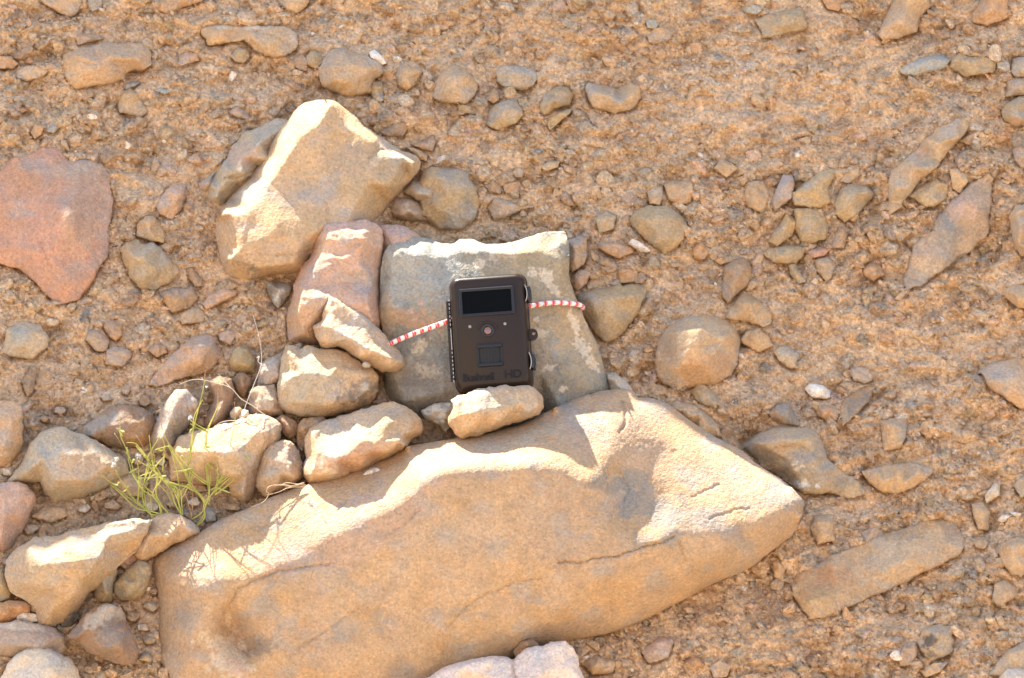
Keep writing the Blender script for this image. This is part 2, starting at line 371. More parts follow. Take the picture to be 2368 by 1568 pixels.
    org = to_world(*cen, float(FF.mean()))
    o = mesh_obj(name, Wd, fl, M_rock, cc, origin=org)
    tag(o, label, cat, group, kind)
    POLYS.append((Q, embedded))
    return o
# ---------------------------------------------------------------- the big boulder and the cairn
GC = 'stones of the cairn on the boulder'
GT = 'loose stones on the ledge at lower left'
GE = 'stones set in the cliff face'
rock('347,1312,240 353,1291,240 383,1271,240 433,1245,250 467,1226,280 500,1205,280 567,1178,278 633,1148,276 700,1123,276 789,1100,272 852,1078,268 889,1062,262 946,1031,255 1060,1012,250 1113,1005,245 1190,985,235 1262,954,220 1284,943,205 1340,918,180 1394,901,160 1438,897,150 1468,903,148 1473,919,150 1504,919,150 1543,934,150 1591,969,160 1657,1013,175 1679,1022,185 1723,1048,200 1745,1070,215 1807,1105,240 1833,1127,255 1859,1158,275 1855,1189,285 1833,1233,290 1789,1272,285 1745,1308,285 1712,1325,282 1639,1355,285 1579,1386,290 1523,1418,295 1423,1461,300 1323,1480,305 1256,1500,310 1130,1560,345 900,1630,350 640,1655,350 480,1640,350 400,1600,345 373,1518,332 368,1455,310 370,1411,285 360,1361,262 350,1331,245',
 'huge rounded tan boulder lying across the middle, carrying the camera and the cairn', PAL['warm'] * .5 + PAL['tan'] * .42, name='boulder', cat='boulder', thick=230, R=30, step=3.2, rough=.7, facet=.15, soft=40, seed=11, jag=.8,
 pts=[(385,1350,322),(420,1330,352),(470,1352,400),(560,1335,405),(640,1310,410),(700,1285,412),(760,1240,415),(830,1205,420),(900,1178,425),(950,1130,425),(985,1098,425),(1060,1078,420),(1130,1072,418),(1200,1075,420),(1290,1082,418),(1350,1108,415),(1392,1128,412),(1410,1160,408),
  (1240,1010,325),(1300,975,280),(1330,1010,312),(1400,1060,345),(1420,1120,350),(1436,1180,372),(1424,1215,408),(1412,1250,422),(1380,1290,425),
  (1450,960,232),(1460,1040,278),(1500,1100,300),(1530,1170,330),(1515,1222,372),(1560,1020,228),(1610,1050,252),(1570,1110,312),(1550,1190,362),(1540,1225,392),(1500,1262,418),(1430,1300,425),(1620,1160,345),(1640,1235,392),(1700,1100,280),(1700,1180,345),(1720,1228,378),(1790,1150,312),(1800,1190,345),(1835,1172,318),
  (600,1235,330),(500,1265,318),(430,1290,305),(680,1190,330),(780,1150,335),(880,1110,335),(960,1065,318),(1060,1040,310),(1150,1035,325),
  (1000,1250,432),(800,1330,428),(650,1400,425),(1200,1300,428),(1000,1450,405),(1300,1400,400),(1500,1340,398),(1650,1290,378),(1760,1240,350),
  (470,1405,402),(440,1480,398),(500,1440,398),(528,1424,300),(548,1455,292),(585,1492,330),(515,1402,396),(572,1425,412),(630,1480,414),(490,1500,392),(560,1560,400),(700,1550,405),(900,1560,402),(1150,1500,370),(420,1580,385),
  (600,1350,416),(630,1335,409),(680,1325,409),(640,1372,423),(700,1318,419)],
 crack=[('1290,1300 1340,1300 1380,1290 1430,1285 1480,1266 1530,1255 1560,1238',2.0,9),('1030,1455 1080,1400 1110,1380 1180,1350 1250,1335',2.2,5),('893,1240 930,1215 970,1180',2,4),('520,1420 550,1360 640,1320 700,1312 760,1304',2.5,7),('1240,1020 1262,1010 1290,1015',3,6),('1440,930 1448,975 1430,1000',3,9),('1440,1160 1455,1130 1425,1080',3,6),('690,1500 780,1440 850,1390',2,4),
  ('600,1220 630,1212 650,1196',2,3),('780,1180 800,1160 840,1140',2.4,5),('1570,1250 1583,1290 1570,1330',2.2,5),('1600,1150 1640,1130 1660,1120',2,4),('1640,1200 1700,1178 1730,1176',2,4)],
 paint=[(1470,1150,90,46,30,'slate',.55,1.2),(1530,1190,40,36,60,'slate',.35,1.2),(1180,1010,110,26,-15,'grey',.7,.8),(1420,1010,140,80,10,'mauve',.3,.6),(1390,975,16,8,0,'blue',.8,.3),(1660,1110,60,30,20,'grey',.4,.7),(520,1520,60,40,50,'pale',.55,1.1),(545,1545,30,18,30,'pink',.5,1),(600,1495,40,24,0,'dark',.45,.8),
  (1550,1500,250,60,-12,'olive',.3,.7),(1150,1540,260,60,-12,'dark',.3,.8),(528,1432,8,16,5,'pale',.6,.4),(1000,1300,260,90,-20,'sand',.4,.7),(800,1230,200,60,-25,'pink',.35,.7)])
# upright slab, the trail camera is strapped to it
rock('876,665,52 879,622,52 886,582,52 899,559,20 922,544,20 949,545,20 969,550,20 996,552,20 1022,562,20 1049,564,20 1062,552,20 1096,552,20 1122,565,20 1156,565,20 1189,559,20 1222,547,20 1256,537,20 1306,534,20 1310,542,20 1316,572,52 1314,632,52 1322,662,52 1331,689,52 1346,722,75 1362,755,75 1376,789,75 1392,839,75 1406,899,75 1400,955,75 1300,1012,75 1200,1030,75 1100,1020,75 976,985,75 945,975,75 916,945,75 892,919,75 886,875,75 889,822,75 886,782,75 877,722,75',
 'upright blue-grey slab with white lichen patches that the trail camera is strapped to', srgb(152, 145, 128), name='rock', thick=95, R=5, rough=1.0, facet=.42, seed=23,
 pts=[(905,600,76),(925,578,74),(960,590,82),(985,572,68),(1000,592,82),(1030,590,80),(1060,576,72),(1090,584,82),(1120,578,80),(1160,582,80),(1200,584,80),(1240,580,80),(1268,578,72),(1280,560,42),(1296,560,58),(1300,600,82),(900,700,96),(1000,760,120),(1150,720,122),(1290,700,98),(905,850,124),(1050,900,164),(1250,860,150),(1350,850,124),(1370,900,134),(930,930,144),(1150,1000,184),(1320,990,152)],
 crack=[('1290,560 1315,640 1340,720',4,4),('895,700 960,690 1030,680',3,3)],
 paint=[(960,640,130,60,10,'blue',.7,.8),(960,590,90,28,0,'blue',.5,.7),(960,740,60,24,15,'orange',.55,.8),(1240,640,110,90,0,'olive',.6,.7),(1060,860,120,70,0,'dark',.45,1.0),(1340,760,50,90,-20,'warm',.45,.8),(1220,800,60,90,0,'tan',.35,1.0),(1330,700,60,60,0,'olive',.4,.9),(1150,640,50,60,0,'tan',.3,.8),(1240,880,150,60,20,'dark',.4,.9),(960,900,90,60,20,'dark',.45,.8),(890,740,22,70,0,'sand',.6,.6),(1340,820,50,90,-20,'olive',.45,.7),
  (1262,640,15,20,-30,'pale',.95,.7),(1232,630,11,12,0,'pale',.95,.7),(1280,668,9,22,-45,'pale',.9,.7),(1326,745,10,26,-25,'pale',.95,.8),(1345,800,14,26,-40,'pale',.95,.9),(1368,838,10,24,-40,'pale',.9,.8),(1111,610,13,12,20,'pale',.9,.9),(1312,698,9,6,0,'pale',.9,.6),(1250,770,16,10,0,'pale',.7,1.2),(1240,740,8,7,0,'pale',.9,.6),
  (950,720,7,6,0,'pink',.9,.6),(972,700,6,6,0,'pink',.9,.6),(958,740,7,4,0,'pink',.8,.8),(970,800,22,12,-40,'pale',.7,1),(990,860,26,16,0,'grey',.6,1.1),(1270,850,16,8,0,'pale',.6,1.2),(1300,900,9,6,0,'pale',.85,.8),(1140,590,10,20,0,'pale',.5,1.2),(1180,580,14,20,0,'pale',.5,1.2)])
rock('734,232,-122 705,235,-122 693,243,-122 675,267,-122 652,294,-122 628,332,-122 604,373,-122 575,409,-122 537,453,-112 507,488,-101 498,503,-97 497,532,-88 501,577,-74 516,621,-62 528,645,-62 557,659,-62 578,662,-62 616,640,-62 675,639,-62 720,630,-62 790,590,-71 850,540,-86 891,480,-104 941,426,-120 970,391,-122 974,373,-122 964,361,-122 926,347,-122 899,326,-122 876,314,-122 846,296,-122 823,273,-122 793,249,-122 775,235,-122 758,231,-122',
 'large peaked tan rock with a bright sunlit left shoulder above the pink block', 'tan', thick=150, R=5, rough=.7, facet=.5, seed=31,
 pts=[(766,239,-68),(734,288,-38),(693,317,-28),(657,373,-14),(640,400,-10),(622,423,-3),(598,468,20),(575,490,31),(540,497,25),(512,498,1),(700,262,-90),(655,325,-72),(610,390,-62),(560,440,-50),(520,480,-32),
  (800,290,-62),(860,330,-54),(930,365,-50),(955,380,-46),(760,420,-5),(850,420,-12),(758,520,34),(640,540,60),(700,560,64),(800,520,26),(560,570,63),(530,600,46),(600,620,62),(680,610,59),(900,430,-23),(870,355,-46),(864,372,-32)],
 crack=[('755,470 760,490 757,520',3,4),('640,590 700,585 740,570',3,5),('852,365 872,345 900,350',3,5)],
 paint=[(560,610,30,20,30,'dark',.5,1.1),(590,622,12,8,0,'dark',.7,.8),(545,625,24,16,0,'sand',.6,.6),(860,400,90,70,30,'olive',.4,.7),(800,370,70,40,20,'mauve',.35,.7),(620,570,110,60,0,'warm',.5,.7),(580,440,30,16,-50,'grey',.5,.8),(552,455,20,10,-45,'blue',.5,.8),(870,372,14,9,-40,'pale',.5,.6)])
rock('659,274 628,276 604,294 569,305 557,320 537,338 513,376 490,395 472,411 451,432 454,444 472,453 475,467 490,485 520,490 570,450 620,390 680,320 690,290',
 'flat grey cracked slab leaning behind the large peaked rock', 'grey', F=-150, thick=50, R=10, rough=.7, seed=37, pts=[(600,330,-102),(560,360,-94),(520,385,-92),(540,395,-74),(560,400,-70),(480,425,-86),(500,455,-72),(620,370,-92),(650,300,-120),(505,440,-78)],
 crack=[('513,376 490,420 475,455',2.5,16),('520,410 550,412 585,398 600,385',3,10)], paint=[(560,360,40,25,0,'pink',.5,.8),(620,310,50,30,0,'blue',.4,.6),(470,430,20,18,0,'pink',.5,.6)])
rock('746,515 778,510 823,510 846,507 867,515 884,526 886,560 884,620 882,680 890,750 870,790 800,815 733,802 667,795 662,776 660,736 673,702 680,669 681,662 690,630 701,609 716,597 728,562 730,547',
 'pinkish rough block standing between the peaked rock and the grey slab', 'pink', F=20, thick=110, R=7, rough=1.2, facet=1.5, seed=41, crumple=.3,
 pts=[(760,540,54),(840,535,58),(740,590,78),(830,600,84),(720,640,102),(800,650,108),(860,650,102),(700,668,132),(760,690,138),(850,690,134),(690,720,138),(700,770,128),(860,740,120)],
 paint=[(700,730,50,50,0,'warm',.7,.6),(860,600,26,80,0,'mauve',.3,.6),(740,570,26,20,0,'olive',.3,.7)])
rock('878,522 905,518 935,524 955,534 975,550 972,600 930,640 885,640 880,580', 'small pink rock wedged behind the top left corner of the grey slab', 'pink', F=-10, thick=50, rough=1.4, seed=43, group=GC, pts=[(900,545,25),(940,545,30),(920,600,50)])
rock('762,687 754,705 746,727 742,744 723,752 723,762 732,784 742,802 754,807 785,802 817,824 848,843 879,859 917,863 939,843 936,827 911,799 879,762 854,740 832,721 804,705 779,690',
 'wedge-shaped tan rock lying highest on the cairn, its tip against the rope', 'sand', F=138, thick=80, R=9, rough=.9, seed=47, group=GC, lay=(1.05,17,3.0),
 pts=[(728,757,166),(750,752,180),(775,766,196),(804,784,204),(832,799,206),(867,815,206),(898,827,204),(930,837,186),(770,705,142),(765,725,158),(820,750,160),(870,790,168),(740,785,168),(770,790,190),(830,825,188),(900,850,176)], paint=[(760,705,30,16,30,'pink',.4,.6)])
rock('660,799 679,801 695,807 710,799 742,805 773,809 798,815 832,837 861,852 873,871 875,903 867,924 842,943 785,959 742,967 692,965 660,954 640,934 637,903 645,868 651,827',
 'squarish rock with a rough grey left half and smooth orange right half, in the cairn', 'sand', F=150, thick=110, R=10, rough=1.3, seed=53, group=GC, crumple=.3, facet=1.0,
 pts=[(668,815,170),(720,815,172),(790,830,176),(850,865,186),(660,880,206),(700,860,212),(760,870,224),(780,850,206),(850,900,212),(670,930,206),(750,935,222),(820,925,212)],
 paint=[(690,870,62,75,-20,'grey',.9,.5),(725,900,40,40,0,'grey',.7,.7),(835,905,44,24,-20,'dark',.6,.9),(845,895,12,10,0,'pale',.7,.8),(670,840,30,30,0,'olive',.4,.8),(800,925,26,10,-10,'dark',.6,1.0)])
rock('904,929 936,937 964,956 978,978 973,1003 945,1023 940,1037 917,1053 879,1072 832,1097 785,1115 742,1126 717,1122 701,1103 698,1087 707,1059 704,1009 713,990 742,978 785,962 832,950 864,937',
 'reddish stepped rock with a white streak, lowest of the cairn, resting on the boulder', 'sand', F=225, thick=90, R=6, rough=.8, facet=.9, seed=59, group=GC,
 pts=[(722,1000,268),(760,985,258),(850,962,250),(920,955,252),(950,975,268),(790,1000,282),(850,995,292),(900,975,284),(945,1000,276),(845,1004,296),(930,1006,284),(842,1020,322),(880,1018,322),(925,1020,312),(935,1030,304),(735,1050,306),(780,1060,326),(850,1045,330),(900,1042,318),(720,1100,290),(780,1095,308),(840,1075,302)],
 paint=[(775,1040,22,46,35,'white',.6,.9),(750,1065,24,12,-20,'white',.5,.9),(820,1050,70,34,-20,'red',.6,.6),(730,1020,22,30,0,'sand',.4,.6),(890,985,60,20,-5,'olive',.3,.6)])
rock('1042,927 1056,917 1089,907 1122,896 1172,891 1219,892 1246,902 1257,919 1256,939 1246,959 1189,979 1122,1002 1072,1016 1052,1002 1034,979 1042,956 1046,942',
 'oblong tan rock on the boulder holding up the foot of the trail camera', 'sand', F=268, thick=110, R=14, rough=.7, facet=.7, seed=61, group=GC,
 pts=[(1056,932,290),(1120,912,292),(1200,904,292),(1240,918,290),(1060,962,312),(1130,945,318),(1200,935,314),(1245,935,300),(1080,995,304),(1150,975,312),(1220,952,306)], paint=[(1150,935,60,16,-15,'grey',.35,.7),(1050,928,9,8,0,'white',.8,.4)])  # the white dab at the left corner is a painted spot of sun
rock('972,950 1005,932 1045,930 1056,955 1045,985 1030,1000 1015,985 980,968', 'small crusty pale chunk tucked under the slab left of the oblong rock', 'pale', F=150, thick=60, rough=3.0, seed=67, group=GC, crumple=1.2, pts=[(1010,950,176),(1035,950,180),(1025,975,176)])
rock('838,1098 846,1089 858,1083 870,1081 881,1085 880,1092 868,1097 850,1101', 'tiny white stone on the boulder under the stepped rock', 'white', F=292, thick=16, R=5, seed=71, group=GC, pts=[(860,1090,308)])
rock('836,842 842,836 852,838 858,846 852,851 840,850', 'tiny pale crumb between the wedge rock and the two-tone rock', 'pale', F=188, thick=12, R=4, seed=72, group=GC, pts=[(847,844,196)])
rock('626,1025 654,1017 673,1020 692,1043 699,1072 701,1103 676,1122 645,1137 613,1150 591,1125 591,1103 601,1072 607,1047',
 'lumpy sunlit tan rock left of the reddish stepped rock', 'sand', F=218, thick=90, rough=1.4, seed=73, group=GC, crumple=.4, pts=[(635,1035,232),(665,1035,236),(625,1070,254),(670,1075,262),(610,1105,262),(650,1095,276),(680,1105,266),(640,1125,264)])
rock('635,969 653,959 683,972 690,989 682,1008 670,1015 655,1005', 'small brown stone under the lower left corner of the two-tone rock', 'brown', F=170, thick=50, rough=1.6, seed=74, group=GC, pts=[(655,975,196),(670,990,200)])
rock('683,985 700,968 745,962 760,975 740,1000 707,1020 705,1060 700,1075 688,1040', 'brown stone in the gap above the reddish stepped rock', 'warm', F=165, thick=60, seed=76, group=GC, pts=[(700,990,200),(735,975,196),(697,1040,204)])
# ledge
rock('405,1036 420,1012 443,1002 493,992 533,979 567,966 600,962 633,975 645,989 640,1020 618,1060 600,1085 593,1125 567,1158 533,1141 527,1122 450,1115 403,1108 398,1078 400,1055',
 'big square-topped tan rock behind the green plant', 'sand', F=168, thick=110, rough=1.0, seed=79, group=GT, R=12,
 pts=[(412,1045,212),(450,1042,230),(500,1046,236),(545,1048,236),(565,1030,226),(590,1003,214),(625,995,196),(440,1015,186),(510,1005,192),(580,980,180),(430,1085,224),(520,1095,230),(570,1100,222),(560,1140,214),(600,1040,212)], paint=[(500,1085,70,30,0,'olive',.5,.7),(575,1120,26,40,0,'brown',.4,.7)])
rock('578,905 593,895 633,890 645,915 655,942 652,959 617,966 580,959 577,929', 'pale grey-mauve stone left of the two-tone rock', 'mauve', F=138, thick=70, seed=80, group=GT, pts=[(600,912,160),(635,925,168),(595,945,172),(630,950,172)], paint=[(590,908,14,10,0,'sand',.6,.5),(620,920,30,20,0,'grey',.6,.6)])
rock('603,845 620,830 652,817 655,855 645,892 597,892 598,865', 'small blocky grey stone above the grey-mauve stone', 'mauve', F=112, thick=60, seed=82, group=GT, pts=[(612,850,130),(640,845,136),(605,862,142),(645,870,146),(620,885,142)], paint=[(625,843,26,14,-20,'blue',.6,.5)])  # blue on the top face is painted skylight
rock('537,879 550,864 563,862 580,875 580,889 572,910 563,919 547,905', 'small knobbly brown stone left of the blocky grey stone', 'brown', F=92, thick=50, rough=1.6, seed=83, group=GT, pts=[(558,875,112),(562,895,120)])
rock('483,885 507,872 533,878 541,905 530,955 513,985 480,995 472,975 490,945 497,915', 'tall brown stone leaning upright above the plant', 'brown', F=72, thick=60, seed=84, group=GT, pts=[(510,890,98),(520,920,106),(505,960,118),(495,975,112)])
rock('530,839 540,812 553,802 573,809 588,832 588,860 560,862 538,855', 'dark olive stone in the hollow left of the pink block', 'olive', F=62, thick=50, seed=85, group=GT, pts=[(555,815,78),(550,840,92),(575,845,88)])
rock('393,919 407,904 427,903 447,922 459,935 440,975 418,1005 400,1040 356,1046 350,1010 365,965', 'long reddish-brown stone leaning between the ledge rocks left of the plant top', 'mauve', F=76, thick=60, seed=86, group=GT, pts=[(410,925,106),(435,940,104),(395,970,120),(375,1015,138),(425,970,100)], paint=[(425,985,24,36,20,'dark',.6,.8),(400,930,20,20,0,'pink',.5,.5)])
rock('170,1002 207,979 250,949 283,937 317,942 350,959 355,979 347,1015 327,1032 283,1035 253,1029 215,1015', 'wedge-shaped grey-topped rock with a brown face on the left ledge', 'brown', F=58, thick=70, seed=87, group=GT, R=8, pts=[(215,1005,92),(258,985,110),(280,962,108),(300,975,112),(335,975,98),(250,965,80),(300,1015,112),(225,990,84),(330,1010,104)], paint=[(225,985,50,16,-30,'blue',.55,.5)])  # bluish skylight on the sloping top is put into the colour
rock('67,1048 75,1030 100,1002 140,989 160,999 200,1012 240,1032 283,1062 290,1095 240,1125 187,1145 127,1160 108,1140 95,1112 22,1114 48,1078', 'broad grey-tan rock on the left ledge beside the plant', 'grey', F=120, thick=110, seed=88, group=GT, R=14, rough=1.2, crumple=.3,
 pts=[(110,1020,150),(150,1012,148),(100,1060,180),(150,1050,186),(215,1050,176),(250,1075,178),(130,1110,206),(200,1110,202),(60,1090,170)], paint=[(190,1080,60,40,0,'warm',.6,.7),(110,1035,40,20,0,'blue',.4,.7),(225,1040,16,10,0,'blue',.5,.5)])  # the blue upper patches paint skylight onto the top
rock('-40,935 0,930 30,930 47,945 52,989 51,1022 43,1045 20,1075 -40,1075', 'upright tan rock cut off by the left edge beside the broad grey-tan rock', 'warm', F=66, thick=60, seed=89, group=GT, pts=[(10,950,96),(30,980,100),(10,1030,116)])
rock('-40,1130 0,1120 33,1118 60,1125 77,1145 78,1168 62,1205 43,1238 27,1262 10,1272 -40,1265', 'smooth pinkish rock cut off by the left edge below the upright one', 'pink', F=150, thick=80, seed=90, group=GT, R=14, rough=.6, facet=.4, pts=[(0,1140,178),(45,1150,180),(10,1190,206),(45,1190,192),(0,1245,206)])
rock('343,1208 283,1205 233,1218 173,1233 133,1242 83,1248 43,1271 20,1298 18,1335 33,1365 60,1382 87,1398 92,1438 113,1447 147,1435 180,1408 200,1374 233,1345 267,1312 307,1278 325,1245', 'big flat-topped grey-brown rock left of the boulder', 'tan', F=196, thick=110, seed=91, group=GT, R=8, rough=.8, lift=10,
 pts=[(70,1270,240),(150,1260,242),(250,1240,238),(310,1225,226),(90,1310,276),(160,1300,288),(230,1290,272),(60,1350,262),(130,1360,296),(200,1330,282),(120,1410,278),(160,1390,276)], paint=[(80,1330,60,80,30,'grey',.5,.6),(270,1230,80,22,-10,'blue',.45,.7),(210,1340,40,26,-40,'olive',.5,.7)])  # blue strip along the flat top stands for skylight
rock('367,1192 393,1190 417,1193 443,1208 457,1222 459,1233 437,1241 400,1258 367,1278 333,1297 318,1291 307,1271 310,1251 333,1225 350,1205', 'smooth oval pinkish-tan stone resting against the boulder below the plant', 'tan', F=262, thick=60, seed=92, group=GT, R=10, rough=.4, facet=.4, pts=[(375,1205,276),(420,1212,278),(440,1225,282),(345,1240,300),(390,1240,304),(330,1275,300)])
rock('263,1285 283,1281 313,1281 322,1291 303,1307 293,1316 277,1308', 'little wedge stone under the smooth oval stone', 'pink', F=250, thick=30, seed=93, group=GT, pts=[(290,1292,270)])
rock('320,1296 343,1305 349,1325 343,1350 330,1375 310,1385 283,1388 263,1371 268,1345 290,1321', 'tan stone with a chipped top between the boulder and the flat-topped rock', 'olive', F=214, thick=60, seed=94, group=GT, pts=[(315,1315,240),(285,1345,250),(320,1350,256),(300,1375,248)])
rock('237,1281 253,1285 268,1301 270,1328 262,1350 259,1388 240,1393 220,1381 220,1330 229,1305', 'narrow upright olive stone left of the chipped stone', 'olive', F=226, thick=50, seed=95, group=GT, pts=[(245,1300,250),(240,1345,262),(248,1375,256)])
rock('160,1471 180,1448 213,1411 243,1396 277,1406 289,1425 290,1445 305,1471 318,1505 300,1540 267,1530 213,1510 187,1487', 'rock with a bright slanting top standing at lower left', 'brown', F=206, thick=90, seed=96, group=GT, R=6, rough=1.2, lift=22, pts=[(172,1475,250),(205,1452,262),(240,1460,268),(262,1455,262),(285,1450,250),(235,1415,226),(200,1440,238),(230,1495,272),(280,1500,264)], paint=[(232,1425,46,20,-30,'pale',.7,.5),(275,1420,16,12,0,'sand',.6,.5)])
rock('-30,1460 0,1445 47,1436 87,1445 120,1451 142,1468 150,1495 140,1515 100,1520 33,1518 -30,1510', 'jagged rock with a sunlit white rim at the left edge', 'mauve', F=232, thick=80, seed=97, group=GT, R=8, rough=1.4, pts=[(20,1462,262),(90,1465,264),(125,1475,258),(20,1490,278),(90,1495,280)], paint=[(50,1448,60,10,5,'pale',.7,.5)])  # the sunlit rim is painted on as a pale strip
rock('20,1538 37,1521 60,1501 87,1498 127,1508 157,1521 173,1545 182,1575 178,1620 10,1620 5,1570', 'pale lumpy sunlit rock in the bottom left corner', 'pale', F=280, thick=80, seed=98, group=GT, rough=1.2, R=14, pts=[(55,1520,300),(110,1525,304),(60,1565,320),(130,1560,318),(90,1600,322)])
rock('-20,1402 5,1393 27,1389 57,1391 68,1401 66,1415 42,1424 20,1437 -20,1434', 'flat orange stone at the left edge above the jagged rock', 'orange', F=226, thick=40, seed=99, group=GT, pts=[(20,1402,246),(45,1405,248),(15,1420,254)])
rock('63,1383 77,1380 90,1401 89,1417 72,1413 66,1396', 'small pale stone standing right of the flat orange stone', 'pale', F=244, thick=20, seed=101, group=GT, pts=[(77,1398,260)])
rock('37,1415 50,1414 83,1421 88,1436 60,1441 40,1438', 'small cream stone lying on the jagged rock', 'white', F=252, thick=24, seed=102, group=GT, pts=[(60,1424,270)])
rock('140,1428 160,1410 177,1412 184,1428 162,1448 142,1448', 'small dark grey stone left of the rock with the slanting top', 'dark', F=222, thick=30, seed=103, group=GT, pts=[(160,1425,244)])
rock('-20,1325 0,1318 10,1328 27,1365 21,1385 0,1390 -20,1385', 'rounded olive stone at the left edge beside the flat-topped rock', 'olive', F=214, thick=40, seed=104, group=GT, pts=[(5,1350,240)])
rock('532,955 540,943 553,941 562,950 558,966 545,971 534,966', 'round pebble resting on top of the square-topped rock', 'tan', F=172, thick=24, seed=105, group=GT, pts=[(547,955,190)])
rock('553,962 562,947 574,950 577,964 566,976 555,974', 'pale pebble right of the round pebble', 'pale', F=180, thick=22, seed=106, group=GT, pts=[(566,960,196)])
rock('920,1640 955,1590 986,1567 1022,1545 1072,1528 1122,1518 1172,1518 1186,1525 1196,1512 1222,1501 1272,1485 1306,1481 1326,1495 1336,1518 1338,1540 1356,1575 1370,1650', 'white sunlit rock at the bottom edge in front of the boulder', srgb(224,202,182), F=420, thick=90, seed=107, R=14, rough=.6,
 pts=[(1000,1575,438),(1060,1548,440),(1150,1538,442),(1230,1522,440),(1300,1505,438),(1040,1575,452),(1160,1568,460),(1260,1550,462),(1320,1545,448),(1200,1600,480),(1050,1610,470)], crack=[('1186,1515 1186,1545 1192,1570',4,12)])
rock('1186,1505 1206,1481 1229,1476 1244,1487 1250,1500 1225,1520 1195,1528', 'small brown stone between the white bottom rock and the boulder', 'brown', F=372, thick=40, seed=108, pts=[(1218,1490,392)])

# small stones wedged in the gaps of the ledge
gr0 = np.random.default_rng(77)
ANC = {'broad grey-tan rock': (170, 1075), 'smooth oval stone': (385, 1240), 'flat-topped ledge rock': (170, 1320), 'wedge-shaped ledge rock': (265, 990), 'square-topped rock': (520, 1060), 'pinkish edge rock': (20, 1190), 'upright edge rock': (15, 1000),
 'rock with the slanting top': (240, 1470), 'jagged edge rock': (70, 1480), 'pale corner rock': (95, 1560), 'chipped stone': (305, 1345), 'narrow olive stone': (245, 1335), 'big boulder': (370, 1450), 'flat orange stone': (25, 1412), 'leaning reddish-brown rock': (405, 970), 'green weed': (420, 1150), 'triangular pale rock': (430, 840)}
seen_ = set()
def gap_label(x, y, c):
    o = sorted(ANC, key=lambda k: (ANC[k][0] - x) ** 2 + (ANC[k][1] - y) ** 2); w_ = {'sand': 'yellow-tan', 'mauve': 'mauve-brown'}.get(c, c)
    for b_ in o[1:5]:
        for f_ in ('small %s stone wedged between the %s and the %s', 'little angular %s stone between the %s and the %s'):
            l_ = f_ % (w_, o[0], b_)
            if (o[0], b_) not in seen_: seen_.add((o[0], b_)); seen_.add((b_, o[0])); return l_
    return 'small %s stone near the %s, between it and the %s' % (w_, o[0], o[5])
for gx_, gy_, gs_ in ((18,1092,13),(112,1188,15),(196,1176,12),(262,1168,15),(352,1172,13),(398,1165,11),(306,1424,14),(330,1452,12),(348,1402,13),(338,1520,15),(152,1398,9),(198,1462,10),(14,1298,11),(345,1478,13),(236,1562,16),(205,1548,11),(70,1222,15),(100,1238,9),(448,1160,12),(540,1172,13),(92,1430,10),(140,948,12),(104,968,10),(245,918,11),(292,905,9),(355,885,11),(470,1005,12),(465,1030,9),(390,1052,12),(372,1068,10),(346,1052,11),(318,1064,12),(300,1230,8),(355,1366,10)):
    n_ = gr0.integers(5, 8); a_ = np.sort(gr0.uniform(0, 6.283, n_) * .35 + np.arange(n_) / n_ * 6.283 * .65 + np.arange(n_) * .01)
    a_ = np.arange(n_) / n_ * 6.283 + gr0.uniform(-.35, .35, n_); q_ = gs_ * gr0.uniform(.8, 1.25, n_)
    c_ = str(gr0.choice(['tan', 'grey', 'sand', 'mauve', 'brown', 'pale', 'olive']))
    rock(np.stack([gx_ + q_ * np.cos(a_) * 1.2, gy_ + q_ * np.sin(a_) * .85], 1), gap_label(gx_, gy_, c_), c_, h=gs_ * 1.1, group='small stones in the gaps of the ledge', facet=1.5, step=1.8)
